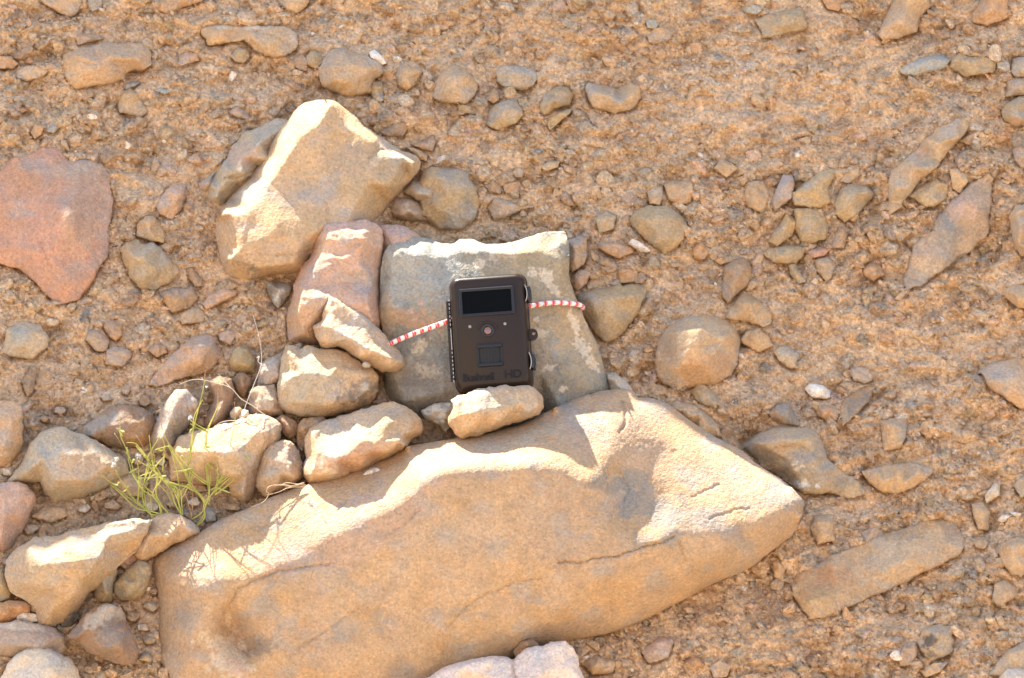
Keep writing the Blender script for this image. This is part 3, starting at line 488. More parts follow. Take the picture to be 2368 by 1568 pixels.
# ---------------------------------------------------------------- stones set in the cliff: (outline, colour, height, label)
EMB = [
('-60,395 0,393 27,367 60,363 93,343 123,340 147,353 160,370 213,370 240,383 253,410 260,467 252,522 253,555 247,595 227,622 210,662 180,692 133,705 117,689 83,655 43,622 0,609 -60,600','red',26,'great smooth red rock bulging from the cliff at the left edge'),
('147,127 167,117 207,103 260,99 320,98 343,110 350,127 350,147 330,163 293,167 287,183 250,193 173,207 150,173 147,143','warm',26,'big rounded orange-tan rock set in the cliff at upper left'),
('462,70 467,62 500,59 567,60 633,60 667,63 687,77 690,100 683,117 647,133 617,130 587,113 563,93 520,100 480,107 473,90','sand',34,'long orange-tan rock with a bright flat top edge at upper left'),
('735,165 745,135 765,115 789,109 822,122 856,133 883,147 884,170 866,185 860,215 800,222 745,200','tan',40,'tan block with a white sunlit right shoulder above the peaked rock'),
('852,120 866,115 886,133 894,147 884,150 856,133','white',20,'tiny white stone on the shoulder of the tan block'),
('859,190 882,188 887,207 886,233 866,240 857,215','olive',10,'narrow olive stone under the sunlit shoulder of the tan block'),
('919,160 926,150 969,155 977,163 969,187 942,210 919,197 914,177','tan',24,'tapered tan stone between the tan block and the rounded triangular one'),
('1002,207 1002,193 1016,173 1039,150 1062,150 1082,163 1096,183 1106,200 1092,227 1072,240 1022,237 1002,227','sand',34,'rounded triangular tan rock with a lit left face at top centre'),
('1146,163 1159,153 1206,152 1236,163 1244,177 1232,200 1206,210 1162,200 1149,187','grey',20,'oval grey-tan stone right of the rounded triangular rock'),
('1126,263 1136,247 1166,230 1192,227 1206,247 1210,267 1189,287 1149,302 1126,290','olive',28,'round greenish cobble at top centre'),
('1246,240 1256,220 1289,197 1316,200 1326,220 1316,243 1279,253 1259,267 1247,257','olive',20,'rounded olive-tan stone right of the greenish cobble'),
('1266,290 1269,277 1289,260 1322,250 1318,262 1299,277 1272,302','olive',12,'slim olive stone just below the rounded olive-tan one'),
('1352,200 1359,193 1395,197 1430,206 1436,200 1456,192 1479,200 1482,227 1462,253 1422,263 1389,253 1372,250 1359,227','tan',24,'saddle-shaped tan stone with a bluish top right of centre'),
('1127,232 1133,212 1142,203 1154,212 1153,232 1140,240','brown',10,'small reddish stone above the greenish cobble'),
('1493,50 1500,46 1518,47 1521,60 1515,67 1496,65','blue',9,'tiny grey cube-like stone near the top edge'),
('1496,85 1510,68 1530,62 1556,72 1548,92 1520,100 1500,98','warm',10,'faint tan stone under the tiny grey cube-like one'),
('272,240 285,215 300,203 320,222 343,258 325,272 300,265 275,260','tan',16,'triangular yellow-tan stone below the big rounded orange-tan rock'),
('527,258 550,243 573,262 578,277 547,272','pink',14,'small pink domed stone up and left of the peaked rock'),
('360,480 377,447 400,428 430,427 427,460 420,483 397,508 370,496','pink',22,'pinkish blade-shaped stone right of the great red rock'),
('317,517 337,500 353,498 373,517 383,542 380,562 347,557 315,545','tan',16,'tan stone below the pinkish blade-shaped one'),
('278,579 290,559 320,554 333,565 353,559 373,575 410,615 417,632 393,655 353,672 327,669 293,632 283,602','olive',36,'lichen-covered squarish rock between the red rock and the peaked rock'),
('367,675 400,665 447,662 457,689 440,712 397,724 383,705','brown',12,'low brown stone under the lichen-covered rock'),
('430,619 445,618 467,645 468,662 453,664 438,645','brown',12,'small brown ridge right of the lichen-covered rock'),
('417,729 427,719 460,709 477,729 473,745 420,750','tan',14,'small tan stone below the low brown one'),
('468,705 483,682 520,665 550,672 545,684 520,695 477,717','pink',10,'flat pale pink stone left of the pink block'),
('613,649 663,655 677,662 670,682 643,714 630,699 617,669','blue',26,'blue-grey stone under the peaked rock'),
('347,882 367,855 400,815 443,782 483,769 503,779 500,799 515,829 480,859 467,865 417,875 367,894','pink',30,'big triangular pale rock left of the cairn'),
('7,799 17,762 50,742 93,752 113,782 110,802 77,829 23,825 3,815','grey',26,'grey-patched rounded rock near the left edge'),
('198,785 205,759 233,765 253,789 247,812 223,812','mauve',18,'angular mauve stone right of the grey-patched rock'),
('238,755 247,744 263,740 280,752 282,775 267,789 253,779','orange',16,'small rounded orange stone beside the angular mauve one'),
('342,809 360,794 383,802 387,815 363,827','orange',12,'small angular orange stone left of the triangular pale rock'),
('247,809 267,799 303,809 305,825 283,849 243,842','mauve',10,'low grey-brown stone below the angular mauve one'),
('503,769 530,759 547,775 533,799 507,787','pink',10,'small pink stone at the tip of the triangular pale rock'),
('322,925 330,912 345,915 348,932 335,940 324,936','brown',8,'small brown pebble above the wedge-shaped ledge rock'),
('50,882 67,855 80,845 87,855 77,905 63,919','brown',14,'dark narrow fin of stone near the left edge'),
('-10,130 20,130 43,147 30,160 -10,158','orange',14,'orange stone at the upper left edge'),
('40,160 60,153 87,152 113,163 100,177 57,188 37,177','tan',12,'ridged pale tan stone left of the rounded orange-tan rock'),
('77,-12 95,5 110,13 140,33 167,40 187,23 193,-12','warm',18,'tan rock cut by the top edge near the left corner'),
('198,-10 240,-10 236,18 213,27 203,10','grey',8,'grey stone cut by the top edge beside the tan one'),
('368,-15 367,23 383,32 417,20 467,3 480,-15','orange',18,'smooth orange rock cut by the top edge at left'),
('175,90 180,77 213,78 247,88 210,97 180,105','orange',14,'thin orange-brown stone just above the rounded orange-tan rock'),
('633,-12 653,20 687,33 710,13 718,-12','tan',14,'tan rock cut by the top edge above the long flat-topped one'),
('533,130 550,108 573,113 578,130 563,147 543,142','olive',12,'round olive pebble under the long flat-topped rock'),
('682,130 700,123 712,140 710,165 690,163 680,148','brown',12,'left of two small round stones near the tan block'),
('707,130 720,117 747,120 748,137 733,160 712,152','olive',14,'right of two small round stones near the tan block'),
('70,307 80,287 103,290 97,310 80,322','orange',12,'small egg-shaped orange stone at left above the great red rock'),
('107,303 123,287 140,293 123,308','blue',8,'pale grey flake beside the egg-shaped orange stone'),
('287,195 305,187 326,190 312,200 290,208','slate',8,'small dark slate flake under the rounded orange-tan rock'),
('355,208 372,203 400,212 380,218','blue',6,'thin pale grey flake left of centre near the top'),
('413,130 430,120 457,123 460,140 437,148 415,153','pink',12,'small pinkish stone left of the long flat-topped rock'),
('932,443 952,418 989,420 1016,433 1018,450 1000,473 962,463','grey',62,'grey stone with a white lit end right of the peaked rock'),
('902,490 912,460 932,457 956,460 996,490 992,510 956,512 912,503','mauve',50,'brown-grey stone in the shadow right of the peaked rock'),
('974,393 996,386 1062,387 1082,397 1090,417 1104,437 1110,473 1096,507 1066,530 1015,530 975,500 965,440','olive',30,'tall olive boulder with a lit crest behind the grey slab'),
('939,340 969,345 988,360 986,373 968,368','tan',24,'small tan stone perched at the right shoulder of the peaked rock'),
('876,303 909,287 936,283 941,300 930,317 889,314','brown',18,'dark stone with a bright crumbly top above the peaked rock'),
('949,333 976,327 1002,312 1007,330 999,350 975,345','orange',18,'orange-brown stone with a lit tip above the olive boulder'),
('1126,480 1139,457 1166,460 1192,473 1237,477 1199,489 1169,503 1142,509','mauve',22,'long triangular stone right of the olive boulder'),
('1162,430 1172,418 1199,423 1197,447 1169,447','orange',12,'small round orange stone above the long triangular one'),
('1120,430 1140,414 1160,432 1157,448 1132,445','brown',10,'small brown stone left of the round orange one'),
('1249,386 1270,372 1295,371 1290,388 1258,396','grey',10,'low grey stone in the middle of the cliff'),
('1184,398 1196,385 1212,396 1207,410 1190,410','warm',9,'small round tan pebble left of the low grey stone'),
('1379,571 1389,562 1422,560 1459,572 1464,584 1432,598 1402,586','orange',14,'flat orange stone right of the grey slab'),
('1310,555 1336,547 1356,550 1358,590 1349,612 1322,632 1312,600','warm',16,'tan stone just behind the right edge of the grey slab'),
('1317,649 1336,625 1356,624 1367,632 1356,655 1336,672 1322,664','pink',20,'small pink stone beside the right edge of the grey slab'),
('1427,627 1439,617 1469,622 1476,635 1469,652 1432,655','orange',14,'small tan cube of stone right of the grey slab'),
('1329,677 1376,669 1422,660 1472,655 1496,665 1492,689 1472,729 1452,755 1422,785 1402,792 1382,779 1362,752 1339,714','olive',34,'large tan three-cornered rock where the rope rounds the slab'),
('1453,510 1470,485 1500,474 1540,477 1570,492 1588,520 1580,555 1560,575 1535,587 1500,560 1470,535','olive',34,'large round olive-tan cobble up and right of the slab'),
('1496,445 1510,430 1530,432 1533,455 1525,474 1502,472','tan',14,'small upright stone at the top of the large olive-tan cobble'),
('1535,427 1555,416 1598,419 1606,445 1598,468 1570,475 1545,462','warm',18,'rounded tan stone above the large olive-tan cobble'),
('1513,835 1520,790 1545,755 1578,733 1610,727 1645,727 1680,738 1700,760 1711,790 1706,830 1690,868 1660,885 1600,895 1560,903 1530,885 1516,860','warm',62,'great round orange-tan boulder right of the slab'),
('1675,735 1689,709 1719,672 1735,679 1762,702 1787,729 1781,749 1765,757 1729,744 1692,740','tan',30,'tent-shaped tan rock on the right shoulder of the great round boulder'),
('1669,662 1675,612 1695,599 1719,594 1739,617 1734,655 1707,677 1684,702 1672,689','brown',22,'upright brown rock above the tent-shaped one'),
('1712,782 1725,765 1752,757 1779,780 1787,799 1755,815 1715,794','tan',14,'rounded tan stone under the tent-shaped rock'),
('1789,815 1805,799 1825,802 1847,819 1842,852 1819,849 1799,832','grey',18,'small grey-topped stone right of the great round boulder'),
('1860,899 1872,884 1902,889 1922,905 1919,923 1875,919','white',18,'white rounded stone right of the great round boulder'),
('1962,857 1975,847 2005,850 2023,875 1999,888 1975,880','mauve',18,'overhanging mauve stone above the dark hollow'),
('1939,944 1950,920 1972,905 2005,890 2025,892 2012,922 1979,959 1947,985','brown',1,'dark brown stone deep in the hollow under the mauve stone'),
('1775,952 1799,932 1822,932 1842,962 1849,985 1812,981 1785,967','slate',20,'blue-grey stone above the broad grey rock at right'),
('1892,937 1929,932 1942,952 1935,972 1909,973 1885,957','orange',16,'squarish orange-tan stone left of the dark hollow'),
('1597,905 1615,884 1639,895 1662,925 1655,946 1629,937 1605,924','olive',22,'olive stone just below the great round boulder'),
('1530,935 1565,925 1605,935 1635,955 1662,985 1668,1010 1640,1012 1580,975','tan',26,'tan rock peeping over the right back of the big boulder'),
('1398,861 1422,860 1449,883 1468,907 1460,920 1410,915 1402,885','pale',40,'pale stone behind the lower right corner of the grey slab'),
('1719,1034 1739,1009 1785,987 1839,989 1865,984 1892,1005 1915,1060 1945,1086 1989,1116 2002,1142 1972,1152 1912,1141 1859,1143 1845,1135 1812,1110 1762,1078','grey',36,'broad grey-brown rock with white spots right of the big boulder'),
('1992,1090 2045,1075 2099,1068 2132,1073 2160,1085 2145,1105 2112,1127 2072,1142 2039,1138 2005,1113','tan',24,'lens-shaped tan rock with a grey top at right'),
('1829,1357 1842,1328 1912,1291 1979,1261 2079,1225 2145,1201 2175,1195 2197,1205 2221,1231 2231,1261 2214,1287 2145,1320 2099,1343 2022,1377 1945,1410 1912,1427 1872,1430 1855,1407 1835,1377','tan',44,'long slanting grey-orange rock at lower right'),
('2308,1275 2315,1258 2345,1241 2390,1245 2390,1310 2360,1335 2339,1327 2314,1303','tan',28,'rounded tan rock at the right edge beyond the long slanting rock'),
('2292,1390 2299,1351 2322,1341 2349,1358 2347,1380 2312,1403','tan',18,'tan stone below the rounded rock at the right edge'),
('2119,1483 2137,1451 2172,1443 2199,1448 2205,1475 2202,1510 2152,1530 2130,1507','grey',20,'stone with black stains at lower right'),
('2075,1520 2090,1488 2112,1481 2122,1503 2113,1537 2082,1541','mauve',16,'mauve stone left of the black-stained stone'),
('2125,1550 2160,1533 2192,1530 2172,1554 2140,1567','tan',10,'thin flat stone below the black-stained stone'),
('2285,1560 2329,1501 2390,1475 2400,1560 2330,1570','grey',24,'grey wedge rock at the lower right edge'),
('2308,1565 2332,1541 2359,1537 2400,1550 2400,1625 2310,1625','pale',60,'sunlit pale rock in the bottom right corner'),
('2055,497 2052,450 2057,397 2079,380 2112,353 2139,320 2165,297 2212,272 2229,273 2241,287 2232,310 2205,337 2179,370 2155,397 2125,423 2105,450 2079,482','tan',20,'long slanting tan rock at upper right'),
('2159,530 2165,505 2195,467 2245,425 2285,400 2297,415 2290,450 2284,539 2247,577 2212,604 2162,634 2129,661 2094,673 2087,649 2099,609 2112,567','mauve',16,'long slanting mauve-brown rock below the tan one at upper right'),
('2102,452 2129,430 2165,413 2192,430 2190,455 2162,477 2139,480','olive',18,'triangular olive stone between the two long slanting rocks'),
('2195,390 2212,387 2232,400 2238,420 2219,448 2202,437','tan',18,'small egg-shaped tan stone right of the long tan rock'),
('1830,449 1855,427 1889,397 1925,388 1934,400 1915,433 1921,467 1895,481 1835,475','olive',26,'olive-tan rock with a slanting grey top left of the long tan rock'),
('1929,470 1939,437 1962,425 2005,430 2024,450 2007,467 1985,495 1952,515 1930,492','olive',26,'round olive cobble just left of the long tan rock'),
('1719,455 1729,420 1765,418 1777,443 1780,480 1759,491 1725,478','tan',20,'squat tan stone in the stone band at right'),
('1782,475 1792,443 1809,403 1832,405 1837,427 1829,460 1792,488','pink',18,'tall pink stone right of the squat tan stone'),
('1649,388 1669,367 1692,377 1706,390 1679,411','tan',14,'small angular tan stone alone above the stone band'),
('1837,482 1899,483 1915,520 1912,552 1880,562 1850,560 1838,530','olive',22,'blocky olive stone under the rock with the slanting grey top'),
('1773,558 1792,529 1819,493 1842,511 1833,542 1797,571','olive',20,'leaning tan stone left of the blocky olive one'),
('1762,585 1779,574 1825,567 1864,572 1857,592 1839,611 1785,607','olive',18,'flat-topped olive stone in the stone band'),
('1865,583 1895,570 1922,576 1905,592 1875,598','red',12,'small flat red-brown stone right of the flat-topped olive one'),
('1922,574 1929,542 1945,522 1960,539 1952,574','brown',16,'narrow dark brown stone above the small triangular one'),
('1882,599 1912,594 1934,612 1930,632 1912,654 1889,627','tan',18,'pointed-down tan stone under the flat red-brown one'),
('1996,620 2012,605 2035,612 2045,635 2019,651 1997,637','orange',20,'diamond-shaped orange stone left of the long mauve-brown rock'),
('1823,612 1838,608 1848,627 1864,652 1845,656 1826,634','olive',12,'crescent-shaped olive stone below the flat-topped one'),
('2077,158 2099,143 2139,130 2179,124 2196,140 2185,158 2145,168 2110,180 2083,170','blue',20,'smooth blue-grey slate stone at upper right'),
('2195,155 2202,133 2222,117 2242,130 2279,130 2314,140 2295,168 2232,178','olive',18,'tan rock touching the right end of the blue-grey slate stone'),
('2032,82 2042,50 2069,-5 2080,-40 2145,-40 2150,17 2127,43 2119,74 2079,88 2039,94','tan',34,'tall smooth tan rock cut by the top edge at right'),
('2247,32 2265,7 2280,-30 2329,-30 2331,40 2305,52 2279,59 2249,52','orange',26,'orange-tan rock cut by the top edge near the right corner'),
('1745,45 1779,30 1812,23 1852,16 1862,40 1868,64 1852,70 1812,78 1765,91 1757,67','olive',20,'flat-topped blocky stone near the top edge at right'),
('1714,20 1724,9 1742,6 1760,13 1763,24 1748,33 1724,31','blue',14,'small blue-grey oval stone near the top edge'),
('1895,-12 1912,20 1939,27 1955,7 1948,-12','orange',10,'small orange stone cut by the top edge right of the flat-topped one'),
('2314,259 2325,240 2355,222 2390,222 2390,290 2342,291 2319,275','olive',60,'greenish rock with a sunlit top at the right edge'),
('2332,502 2345,477 2390,465 2390,600 2359,591 2342,562','sand',70,'sunlit rock at the right edge beside the long mauve-brown one'),
('2317,677 2332,662 2355,658 2390,662 2390,715 2355,713 2329,693','sand',60,'small sunlit stone at the right edge below the large sunlit one'),
('2335,162 2342,133 2390,128 2390,178 2345,180','grey',26,'grey stone at the upper right edge'),
('2321,225 2326,185 2350,178 2390,182 2390,220 2350,222','mauve',24,'mauve stone directly above the greenish sunlit rock'),
('2340,345 2355,338 2390,335 2390,392 2358,388 2344,372','orange',24,'orange stone at the right edge above the large sunlit one'),
('2265,857 2299,835 2345,828 2400,830 2400,960 2350,940 2329,925 2289,897','warm',28,'big faint tan rock at the right edge beside the pale recess'),
('2035,973 2062,965 2095,968 2096,1005 2082,1036 2042,1043','tan',14,'square tan stone under the dark hollow at right'),
('1940,420 1960,395 1985,385 1990,405 1965,425','tan',6,'small faint tan stone above the round olive cobble'),
('1555,885 1575,880 1590,895 1580,905 1560,903','dark',8,'small dark stone at the foot of the great round boulder'),
('1460,640 1482,628 1495,642 1486,655 1468,655','brown',8,'small brown stone right of the tan cube of stone'),
('1600,575 1622,560 1640,585 1628,600 1605,598','orange',12,'small orange stone below the large olive-tan cobble'),
('1650,600 1690,592 1695,604 1665,612','tan',8,'thin tan stone right of the small orange one'),
('1375,505 1400,488 1425,500 1418,530 1385,540','grey',12,'faint grey stone left of the large olive-tan cobble'),
('1060,175 1050,200 1055,240 1090,245 1100,262 1060,262','olive',8,'shadowed olive stone under the rounded triangular rock'),
('420,1120 440,1112 470,1118 480,1135 445,1142','brown',8,'small brown stone behind the stems of the plant'),
('252,1090 300,1085 345,1115 330,1150 290,1145 262,1120','grey',20,'grey stone with a dark underside left of the plant roots'),
('470,1180 485,1172 503,1182 498,1205 476,1208','blue',14,'small blue-grey stone right of the plant roots'),
('70,1195 100,1170 150,1172 158,1192 120,1210','tan',16,'low tan stone above the big flat-topped ledge rock'),
('1340,1530 1380,1515 1425,1528 1418,1555 1370,1560','tan',22,'tan stone right of the white bottom rock'),
('1480,1505 1530,1470 1560,1480 1545,1520 1500,1535','pink',16,'pale stone on the slope under the right end of the big boulder'),
('1785,1300 1800,1292 1815,1310 1812,1345 1790,1335','tan',14,'small stone in the dark gap under the boulder tip'),
('1640,1540 1665,1525 1690,1540 1680,1565 1650,1568','tan',12,'small tan stone at the bottom edge right of centre'),
('1990,1230 2025,1215 2045,1235 2030,1258 2000,1255','mauve',10,'small mauve stone just above the long slanting grey-orange rock'),
('1880,1190 1925,1190 1930,1250 1890,1258 1872,1220','tan',12,'crumbly tan stone between the boulder tip and the long slanting rock'),
('2245,1165 2270,1160 2290,1185 2285,1225 2262,1225 2250,1195','tan',12,'upright tan stone right of the long slanting grey-orange rock'),
('2275,1145 2300,1115 2312,1118 2310,1145 2280,1165','pale',12,'pale pointed stone near the right edge above the upright tan one'),
('2340,1120 2365,1100 2400,1105 2400,1145 2360,1150','grey',16,'grey stone at the right edge above the rounded tan rock'),
('2250,1250 2270,1240 2285,1255 2275,1270 2255,1265','tan',8,'little stone at the upper end of the long slanting grey-orange rock'),
]
PNT = {'great smooth red':[(90,600,110,60,40,'red',.5,.6),(210,480,70,110,10,'mauve',.55,.6),(110,560,50,50,0,np.array([.58,.31,.20]),.6,.7),(180,390,60,26,0,'grey',.4,.7)],
 'lichen-covered':[(345,610,46,38,30,'grey',.7,.6),(350,600,30,24,0,'olive',.5,.8),(300,570,20,20,0,'warm',.6,.5)],
 'grey-patched':[(45,780,24,26,0,'blue',.7,.7)],'stone with black':[(2150,1485,20,16,-40,np.array([.06,.055,.05]),.75,.8),(2150,1512,16,8,0,np.array([.06,.055,.05]),.6,.9)],
 'long slanting grey-orange':[(1920,1350,60,40,-20,'orange',.7,.7),(1900,1380,40,24,-20,'olive',.6,.7),(2060,1280,70,30,-25,'grey',.7,.8),(2110,1230,50,20,-20,'dark',.35,.8)],
 'long slanting mauve':[(2190,550,30,40,0,'slate',.5,.8),(2140,620,30,20,0,'pale',.3,1.1),(2220,480,40,30,0,'pink',.6,.7)],
 'long slanting tan':[(2150,370,30,16,-50,'grey',.6,.9),(2080,440,24,34,0,'grey',.5,.9),(2130,350,20,16,0,'orange',.5,.7)],
 'broad grey-brown':[(1852,1120,16,9,0,'white',.8,1.1),(1890,1122,6,5,0,'white',.9,.6),(1845,1080,10,10,0,'white',.5,1.2),(1790,1020,50,30,20,'warm',.5,.7),(1810,1110,40,22,20,'dark',.4,.8)],
 'blue-grey stone under':[(650,680,18,12,0,'white',.5,1.1),(630,670,12,16,0,'dark',.7,.8)],
 'great round orange':[(1590,770,80,40,0,'grey',.5,.8),(1640,850,70,40,0,'orange',.4,.7)],
 'greenish rock':[(2350,280,16,10,-20,'pink',.8,.8)],'long orange-tan':[(560,62,90,6,0,'pale',.6,.5)],  # pale strip: sunlight painted along the long rock's top edge
 'blue-grey stone above':[(1795,965,22,12,40,'orange',.6,.7)],
}
CRK = {'great smooth red': [('95,560 110,610 150,640', 3, 4)],
 'broad grey-brown': [('1790,1040 1850,1030 1900,1060', 3, 7)],
 'big rounded orange': [('170,140 230,150 300,145', 3, 5), ('180,185 240,160 290,165', 3, 5)], 'long orange-tan': [('560,64 640,85 680,110', 3, 5)], 'great round orange': [('1530,830 1600,800 1690,790', 3, 4)]}
PTS = {'great smooth red': [(55, 400, 30), (125, 375, 26), (30, 470, 52), (112, 470, 78), (160, 500, 82), (232, 440, 18), (240, 520, 16), (40, 570, 44), (110, 590, 70), (150, 640, 52), (205, 600, 26), (175, 420, 40)],
 'long slanting grey-orange': [(1850, 1345, 22), (1920, 1300, 26), (2060, 1245, 26), (2170, 1210, 22), (1870, 1390, 30), (1940, 1370, 34), (2000, 1345, 20), (2100, 1290, 30), (2190, 1255, 22)]}
for ol, col, hh, lab in EMB:
    pt_ = next((v for k_, v in PTS.items() if lab.startswith(k_)), None)
    if pt_: pt_ = [(a_, b_, float(wall_F(a_, b_)) + c_) for a_, b_, c_ in pt_]
    rock(ol, lab, col, h=hh, pts=pt_, paint=next((v for k_, v in PNT.items() if lab.startswith(k_)), ()), group=GE, crack=next((v for k_, v in CRK.items() if lab.startswith(k_)), ()), facet=.7 if 'smooth' in lab or 'round' in lab else .45 if lab.startswith('long slant') else 1.5)
# ---------------------------------------------------------------- the cliff (heightfield with thousands of stamped pebbles)
def axis(a, b, st, lo, hi):
    v = list(np.arange(a, b + .1, st)); s = st
    while v[-1] < hi: s = min(s * 1.22, 260); v.append(v[-1] + s)
    s = st
    while v[0] > lo: s = min(s * 1.22, 260); v.insert(0, v[0] - s)
    return np.array(v)
gx = axis(-90, 2460, 3.3, -6500, 9000); gy = axis(-90, 1660, 3.2, -3200, 3700)
GX, GY = np.meshgrid(gx, gy); nyy, nxx = GX.shape
P = wall_p(GX, GY)
mask = np.zeros(GX.shape, bool); emask = np.zeros(GX.shape, bool); sink = np.zeros(GX.shape)
for Q, emb in POLYS:
    x0, y0 = Q.min(0); x1, y1 = Q.max(0); i0, i1 = np.searchsorted(gx, [x0, x1]); j0, j1 = np.searchsorted(gy, [y0, y1])
    if i1 - i0 < 1 or j1 - j0 < 1: continue
    sx, sy = GX[j0:j1, i0:i1], GY[j0:j1, i0:i1]
    q_ = inside(sx.ravel(), sy.ravel(), Q)
    if emb:
        emask[j0:j1, i0:i1] |= q_.reshape(sx.shape); k_ = np.where(q_)[0]; d_ = dist_to(sx.ravel()[k_], sy.ravel()[k_], Q[::2]); w_ = np.zeros(q_.shape); w_[k_] = np.clip((d_ - 2) / 8, 0, 1)
        sink[j0:j1, i0:i1] = np.maximum(sink[j0:j1, i0:i1], w_.reshape(sx.shape))
    else: mask[j0:j1, i0:i1] |= q_.reshape(sx.shape)
wxg = GX + fbm(GX / 20, GY / 18, 3, 3) * 12; wyg = GY + fbm(GX / 20, GY / 18, 13, 3) * 12
w1, w2, wid = worley(wxg / 30, wyg / 21, 3); w3, w4, wid2 = worley(wxg / 13, wyg / 10, 9)
st = GY / 46 + GX / 400 + fbm(GX / 75, GY / 60, 101, 4) * 2.4; fr_s = st - np.floor(st); step_ = np.where(fr_s < .86, fr_s / .86, (1 - fr_s) / .14) * 13 * np.clip(fbm(GX / 130, GY / 90, 111, 3) * 2.6 + .35, 0, 1)
clod = np.clip(.5 + fbm(GX / 110, GY / 90, 61, 2) * 1.6, 0, 1)
det = -np.minimum(w1, .5) * 17 * (.4 + .6 * clod) - np.minimum(w3, .6) * 7.5 + 5 + fbm(GX / 9, GY / 7, 5.5, 3) * 3.0 + fbm(GX / 70, GY / 45, 7.7, 4) * 12
w5, w6, wid3 = worley((GX + fbm(GX / 60, GY / 50, 91, 3) * 40) / 120, (GY + fbm(GX / 60, GY / 50, 97, 3) * 34) / 72, 21)
det = det + step_ - 4 + trinoise(wxg / 26, wyg / 22, 5) * 3.5 + trinoise(wxg / 11, wyg / 10, 6) * 2.2 + (.18 - np.minimum(w5, .5)) * 52 * np.clip(.6 + fbm(GX / 260, GY / 200, 71, 2), .2, 1)
fineb = fbm(GX / 60, GY / 40, 11.1, 3)
far = np.clip(1 - (np.maximum(np.maximum(-90 - GX, GX - 2460), np.maximum(-90 - GY, GY - 1660)) / 300), .3, 1)
pk = np.clip((fbm(GX / 150, GY / 95, 131, 4) + .02) * 4.5, 0, 1); pk = np.maximum(pk, np.exp(-(((GX - 1960) / 150) ** 2 + ((GY - 790) / 100) ** 2))); pk = np.maximum(pk, .8 * np.exp(-(((GX - 1780) / 260) ** 2 + ((GY - 250) / 90) ** 2)))
det = det * (1 - .62 * pk)
H = det * far
base = srgb(204, 172, 136)
m1 = fbm(GX / 40, GY / 30, 21, 4)[..., None]; m2 = fbm(GX / 160, GY / 110, 31, 3)[..., None]
col = base * 1.06 * (1 + .26 * m1 + .16 * (wid2[..., None] - .5) + .16 * (wid[..., None] - .5) + .14 * (wid3[..., None] - .5)) + m2 * np.array([.04, .01, -.02])
pale = np.exp(-(((GX - 1980) / 170) ** 2 + ((GY - 820) / 120) ** 2))[..., None] * .35 + np.clip(fbm(GX / 120, GY / 90, 41, 3), 0, .5)[..., None] * .45
col = col * (1 - pale) + pale * srgb(204, 178, 148)
col = col * (1 - .5 * pk[..., None]) + .5 * pk[..., None] * srgb(212, 180, 144) * (1 + .08 * m1); col = col * (1 - .20 * np.clip(fbm(GX / 190, GY / 130, 141, 3) * 2, 0, 1)[..., None] * np.array([.7, .9, 1.0]))
gs = np.exp(-(((GX - 330) / 380) ** 2 + ((GY - 1150) / 200) ** 2))[..., None] * .5         # grey silt on the ledge
col = col * (1 - gs) + gs * srgb(150, 136, 122)
pr = np.random.default_rng(99)
tones = [PAL[k] for k in ('tan', 'warm', 'olive', 'grey', 'brown', 'pink', 'mauve', 'sand', 'orange', 'tan', 'warm', 'pale', 'slate')]
def dens(x, y):       # where the cliff is stony
    d = 0.55 + .5 * np.exp(-((x - 1950) / 420) ** 2 - ((y - 520) / 170) ** 2) + .3 * np.exp(-((x - 1300) / 300) ** 2 - ((y - 430) / 120) ** 2) - .35 * np.exp(-((x - 1900) / 180) ** 2 - ((y - 800) / 90) ** 2) + .2 * (y > 1100) - .3 * np.exp(-((x - 1750) / 330) ** 2 - ((y - 250) / 130) ** 2)
    return d
n_st = 0
for k in range(19000):
    x, y = pr.uniform(-90, 2460), pr.uniform(-90, 1660); big = pr.random()
    if pr.random() > dens(x, y): continue
    ra = (4.5 + 5 * pr.random() ** 1.5) if big < .8 else (9 + 17 * pr.random() ** 1.6)
    rb = ra * pr.uniform(.5, .95); an = pr.normal(-.35, .6); ca, sn = math.cos(an), math.sin(an)
    i0, i1 = np.searchsorted(gx, [x - ra, x + ra]); j0, j1 = np.searchsorted(gy, [y - ra, y + ra])
    if i1 - i0 < 2 or j1 - j0 < 2: continue
    if emask[(j0 + j1) // 2, min((i0 + i1) // 2, nxx - 1)]: continue
    sx, sy = GX[j0:j1, i0:i1] - x, GY[j0:j1, i0:i1] - y
    u = (sx * ca + sy * sn) / ra; v = (-sx * sn + sy * ca) / rb; q = u * u + v * v
    th = pr.uniform(0, 6.28, 4); cutd = pr.uniform(.55, .9, 4)
    for t_, c_ in zip(th, cutd): q = np.maximum(q, np.clip((u * math.cos(t_) + v * math.sin(t_)) / c_, 0, 9) ** 2)
    tilt = pr.normal(0, .25, 2); hgt = rb * pr.uniform(.4, 1.0)
    hh = hgt * (np.sqrt(np.clip(1 - q, 0, 1)) * (1 + u * tilt[0] + v * tilt[1]))
    base_h = H[j0:j1, i0:i1].mean()
    cand = base_h - 1 + np.minimum(hh, hgt * .8); w = (q < 1) & (cand > H[j0:j1, i0:i1] - 1.2) & (q < .96)
    Hs = H[j0:j1, i0:i1]; Hs[w] = cand[w]; rim_ = (q >= .96) & (q < 1.5); Hs[rim_] -= 1.3
    tc = tones[pr.integers(len(tones))] * pr.uniform(.8, 1.14); mixw = pr.uniform(.25, .85)
    cs = col[j0:j1, i0:i1]; cs[w] = cs[w] * (1 - mixw) + tc * mixw; n_st += 1
H = H * (1 - sink) - sink * 16
allm = emask | mask
for dy_, dx_, dd_ in ((1, 0, 3), (2, 0, 2.5), (3, 0, 2), (1, 1, 1.5), (1, -1, 1.5)):     # undercut along the lower edges of set stones
    rg0 = np.roll(np.roll(emask, dy_, 0), dx_, 1) & ~allm; H[rg0] -= dd_
H[mask] = H[mask] * .4 - 2
PP = P + H * 1.35
